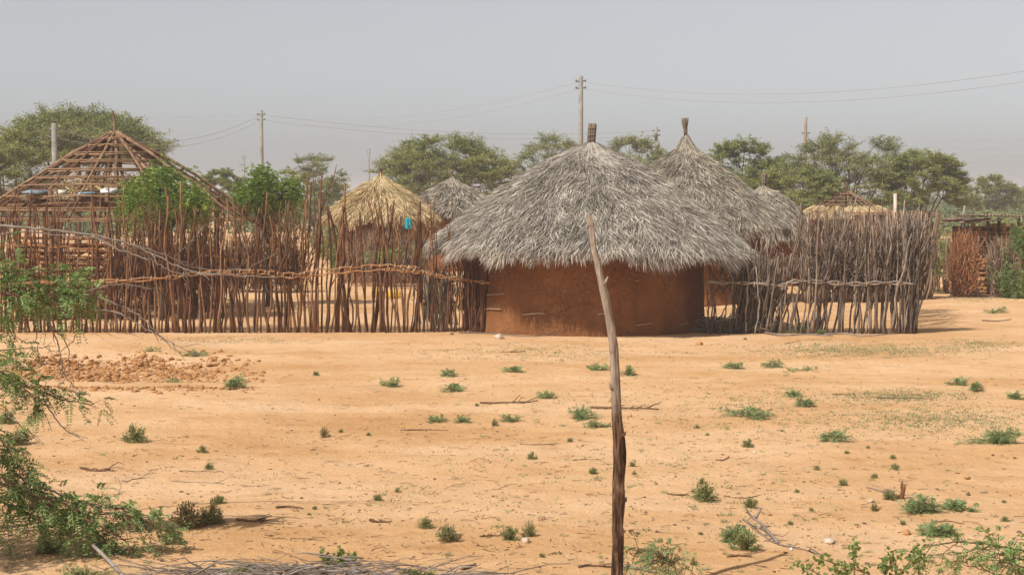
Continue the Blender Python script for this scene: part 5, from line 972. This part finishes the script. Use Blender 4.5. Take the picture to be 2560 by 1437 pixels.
def right_sprays():
    rs = np.random.default_rng(711); Y = 11.0
    p = at(2700, 1500, Y); root = empty('thorn_shrub', (p[0], Y, 0), 'arching feathery green branches of a thorn shrub entering at the bottom right corner', 'shrub')
    G = [([(2760, 1470), (2640, 1400), (2560, 1375), (2480, 1362), (2400, 1352), (2330, 1362), (2290, 1378)], 0, 110, .009), ([(2640, 1440), (2560, 1400), (2500, 1385), (2450, 1372), (2390, 1385)], 0, 110, .007), ([(2700, 1480), (2600, 1430), (2540, 1410), (2490, 1400)], -.1, 110, .007), ([(2560, 1470), (2480, 1430), (2430, 1415), (2400, 1395)], -.1, 100, .006), ([(2400, 1352), (2370, 1372), (2350, 1395)], 0, 90, .005), ([(2650, 1490), (2590, 1450), (2540, 1432)], -.1, 120, .006)]
    spray(root, G, rs, 'prosopis_leaf', 'twig_brown', Y, fl=.10, ll=.030, lw=.011, K=8)
    mb = MB(); b = np.array([p[0], Y, -.1]); tube(mb, wob(b, at(2760, 1470, Y), 5, .03, rs), np.linspace(.03, .01, 5), 6); mb.build('trunk', M['twig_brown'], root)
    b0 = np.array([at(1700, 1500, Y)[0], Y, 0]); root = empty('fern_like_sprig', b0, 'single arching feathery green sprig just right of the crooked pole at the bottom', 'plant')
    spray(root, [([(1712, 1480), (1690, 1430), (1668, 1395), (1640, 1378), (1600, 1376), (1580, 1388)], 0, 330, .006), ([(1712, 1480), (1720, 1440), (1735, 1430)], 0, 100, .004), ([(1668, 1395), (1650, 1392), (1620, 1396)], 0, 330, .004)], rs, 'sprig_leaf', 'twig_brown', Y, fl=.09, ll=.026, lw=.008, K=8)
    # lobed light green weed
    b0 = np.array([at(2230, 1520, 10.6)[0], 10.6, 0]); root = empty('broadleaf_weed', b0, 'light green round leaved weed with reddish stems at the bottom right', 'plant')
    Y = 10.9; lf = MB()
    for pl in ([(2130, 1500), (2136, 1430), (2132, 1380), (2138, 1362)], [(2230, 1500), (2180, 1440), (2130, 1420), (2070, 1402), (2050, 1392)], [(2200, 1500), (2260, 1420), (2290, 1385), (2300, 1372)], [(2230, 1500), (2280, 1440), (2300, 1400), (2275, 1400)], [(2200, 1500), (2100, 1460), (2040, 1430), (1990, 1410)], [(2250, 1500), (2210, 1430), (2205, 1400)], [(2180, 1500), (2120, 1440), (2090, 1425)], [(2240, 1500), (2240, 1440), (2230, 1385)]):
        C = spline([at(x, y, Y) for x, y in pl], 16); mb = MB(); tube(mb, C, np.linspace(.006, .002, 16), 5); mb.build('stem', M['twig_brown'], root)
        for i in range(5, 16):
            for k in range(4):
                c = C[i]+rs.normal(size=3)*.022; d = nrm(rs.normal(size=3)+[0, 0, .3]); 
                for s in (-.7, 0, .7):
                    dd = nrm(d+nrm(np.cross(d, [0, 1., 0]))*s); leaves(lf, c[None], dd[None], nrm(np.cross(dd, [.2, 1., .4]))[None], [.025], [.018])
    lf.build('foliage', M['round_leaf'], root, smooth=False)
    root = empty('broadleaf_weed', np.array([at(840, 1437, 11.8)[0], 11.8, 0]), 'small light green broad leaved plant growing out of the brushwood pile', 'plant'); lf = MB(); Y = 11.8
    for pl in ([(845, 1430), (830, 1400), (812, 1385)], [(850, 1430), (855, 1395), (848, 1372)], [(850, 1430), (870, 1400), (885, 1395)], [(845, 1430), (825, 1412), (808, 1405)], [(850, 1430), (862, 1410), (878, 1412)]):
        C = spline([at(x, y, Y) for x, y in pl], 12); mb = MB(); tube(mb, C, np.linspace(.005, .002, 12), 5); mb.build('stem', M['twig_brown'], root)
        for i in range(3, 12):
            for k in range(4):
                c = C[i]+rs.normal(size=3)*.018; d = nrm(rs.normal(size=3)+[0, 0, .3])
                for s in (-.7, 0, .7):
                    dd = nrm(d+nrm(np.cross(d, [0, 1., 0]))*s); leaves(lf, c[None], dd[None], nrm(np.cross(dd, [.2, 1., .4]))[None], [.026], [.018])
    lf.build('foliage', M['round_leaf'], root, smooth=False)
right_sprays()
def brushwood():
    rs = np.random.default_rng(721); mb = MB()
    for k in range(230):
        px = 400+rs.random()*760; cy = 1437+16-24*math.exp(-((px-560)/130)**2)-34*math.exp(-((px-870)/110)**2); p = gd(px, cy+rs.uniform(-4, 40)); p[2] += rs.random()*.07; a = rs.normal()*.45+(0 if rs.random() < .5 else PI); l = rs.uniform(.2, .75)
        e = p+np.array([math.cos(a)*l, math.sin(a)*l*.8, rs.normal()*.035]); e[2] = max(e[2], float(hgt(e[0], e[1]))+.01); r = rs.uniform(.003, .009); tube(mb, wob(p, e, 7, .045, rs), np.linspace(r, r*.35, 7), 5)
        if rs.random() < .4: f = e+rs.normal(size=3)*[.15, .1, .05]; f[2] = max(f[2], .02); tube(mb, wob((p+e)/2, f, 4, .05, rs), [r*.5, r*.4, r*.3, r*.2], 4)
    tag(mb.build('brushwood_pile', M['deadwood']), 'low tangle of dry grey brushwood along the bottom edge', 'brushwood pile', kind='stuff')
    mb = MB(); P = [at(232, 1362, 11.9), at(262, 1390, 11.8), at(300, 1430, 11.6), at(340, 1480, 11.4)]; tube(mb, spline(P, 12), np.linspace(.011, .02, 12), 6); tag(mb.build('bare_stick', M['deadwood']), 'bare pale grey stick jutting up left of the brushwood pile', 'stick')
brushwood()
leafbush(210, 1452, 190, 50, 731, 'grey green wiry bush at the bottom left under the thorn tree', m='tuft_leaf', n=420, ll=.02, name='wiry_bush', cat='bush')
leafbush(120, 1380, 90, 26, 732, 'dark low bush in the shade of the left thorn tree', m='tuft_leaf', n=200, ll=.02, name='wiry_bush', cat='bush')
leafbush(1045, 1447, 85, 30, 733, 'olive wiry bush cut by the bottom edge, left of centre', m='tuft_leaf', n=260, ll=.02, name='wiry_bush', cat='bush')
leafbush(590, 1452, 90, 40, 734, 'olive bush growing through the left half of the brushwood pile', m='tuft_leaf', n=220, ll=.02, name='wiry_bush', cat='bush')
# ------------------------------------------------------------------ haze, light, sky, camera
HAZE = True
if HAZE:
    mb = MB(); box(mb, [0, 1200, 5.5], (5600, 8000-0, 13.5)); m = bpy.data.materials.new('haze_air'); m.use_nodes = True; nt = m.node_tree; nt.nodes.clear(); o = nt.nodes.new('ShaderNodeOutputMaterial'); v = nt.nodes.new('ShaderNodeVolumePrincipled')
    v.inputs['Color'].default_value = (.80, .86, .95, 1); v.inputs['Density'].default_value = .0011; v.inputs['Anisotropy'].default_value = .2; nt.links.new(v.outputs[0], o.inputs['Volume'])
    tag(mb.build('haze', m, smooth=False), 'thin pale dusty haze filling the air', 'haze', kind='stuff')
EL = math.radians(51); sd = np.array([-.75, -.66]); sd /= np.linalg.norm(sd)
sunv = Vector((sd[0]*math.cos(EL), sd[1]*math.cos(EL), math.sin(EL)))
l = bpy.data.lights.new('sun', 'SUN'); l.energy = 4.75; l.angle = math.radians(.53); l.color = (1, .955, .88); lo = bpy.data.objects.new('sun', l); COL.objects.link(lo); lo.rotation_euler = sunv.to_track_quat('Z', 'Y').to_euler(); lo.location = (-30, -30, 60)
w = bpy.data.worlds.new('World'); S.world = w; w.use_nodes = True; nt = w.node_tree; bg = nt.nodes['Background']; sk = nt.nodes.new('ShaderNodeTexSky'); sk.sky_type = 'NISHITA'; sk.sun_disc = False; sk.sun_elevation = EL; sk.sun_rotation = math.atan2(sd[0], sd[1]); sk.altitude = 0; sk.air_density = .7; sk.dust_density = 1.2; sk.ozone_density = 1.0
hs = nt.nodes.new('ShaderNodeHueSaturation'); hs.inputs['Saturation'].default_value = .2; nt.links.new(sk.outputs[0], hs.inputs['Color']); nt.links.new(hs.outputs[0], bg.inputs[0]); bg.inputs[1].default_value = .112
cam = bpy.data.cameras.new('camera'); co = bpy.data.objects.new('camera', cam); COL.objects.link(co); co.location = (0, 0, CH); co.rotation_euler = (PI/2-TH, 0, 0); cam.sensor_width = 36; cam.lens = 36*F/2560; cam.clip_end = 12000; cam.clip_start = .1; S.camera = co
cam.dof.use_dof = False
S.render.engine = 'CYCLES'; S.view_settings.view_transform = 'Standard'; S.view_settings.look = 'None'; S.view_settings.exposure = 0; S.view_settings.gamma = 1
S.cycles.max_bounces = 6; S.cycles.diffuse_bounces = 3; S.cycles.transmission_bounces = 4; S.cycles.volume_bounces = 1
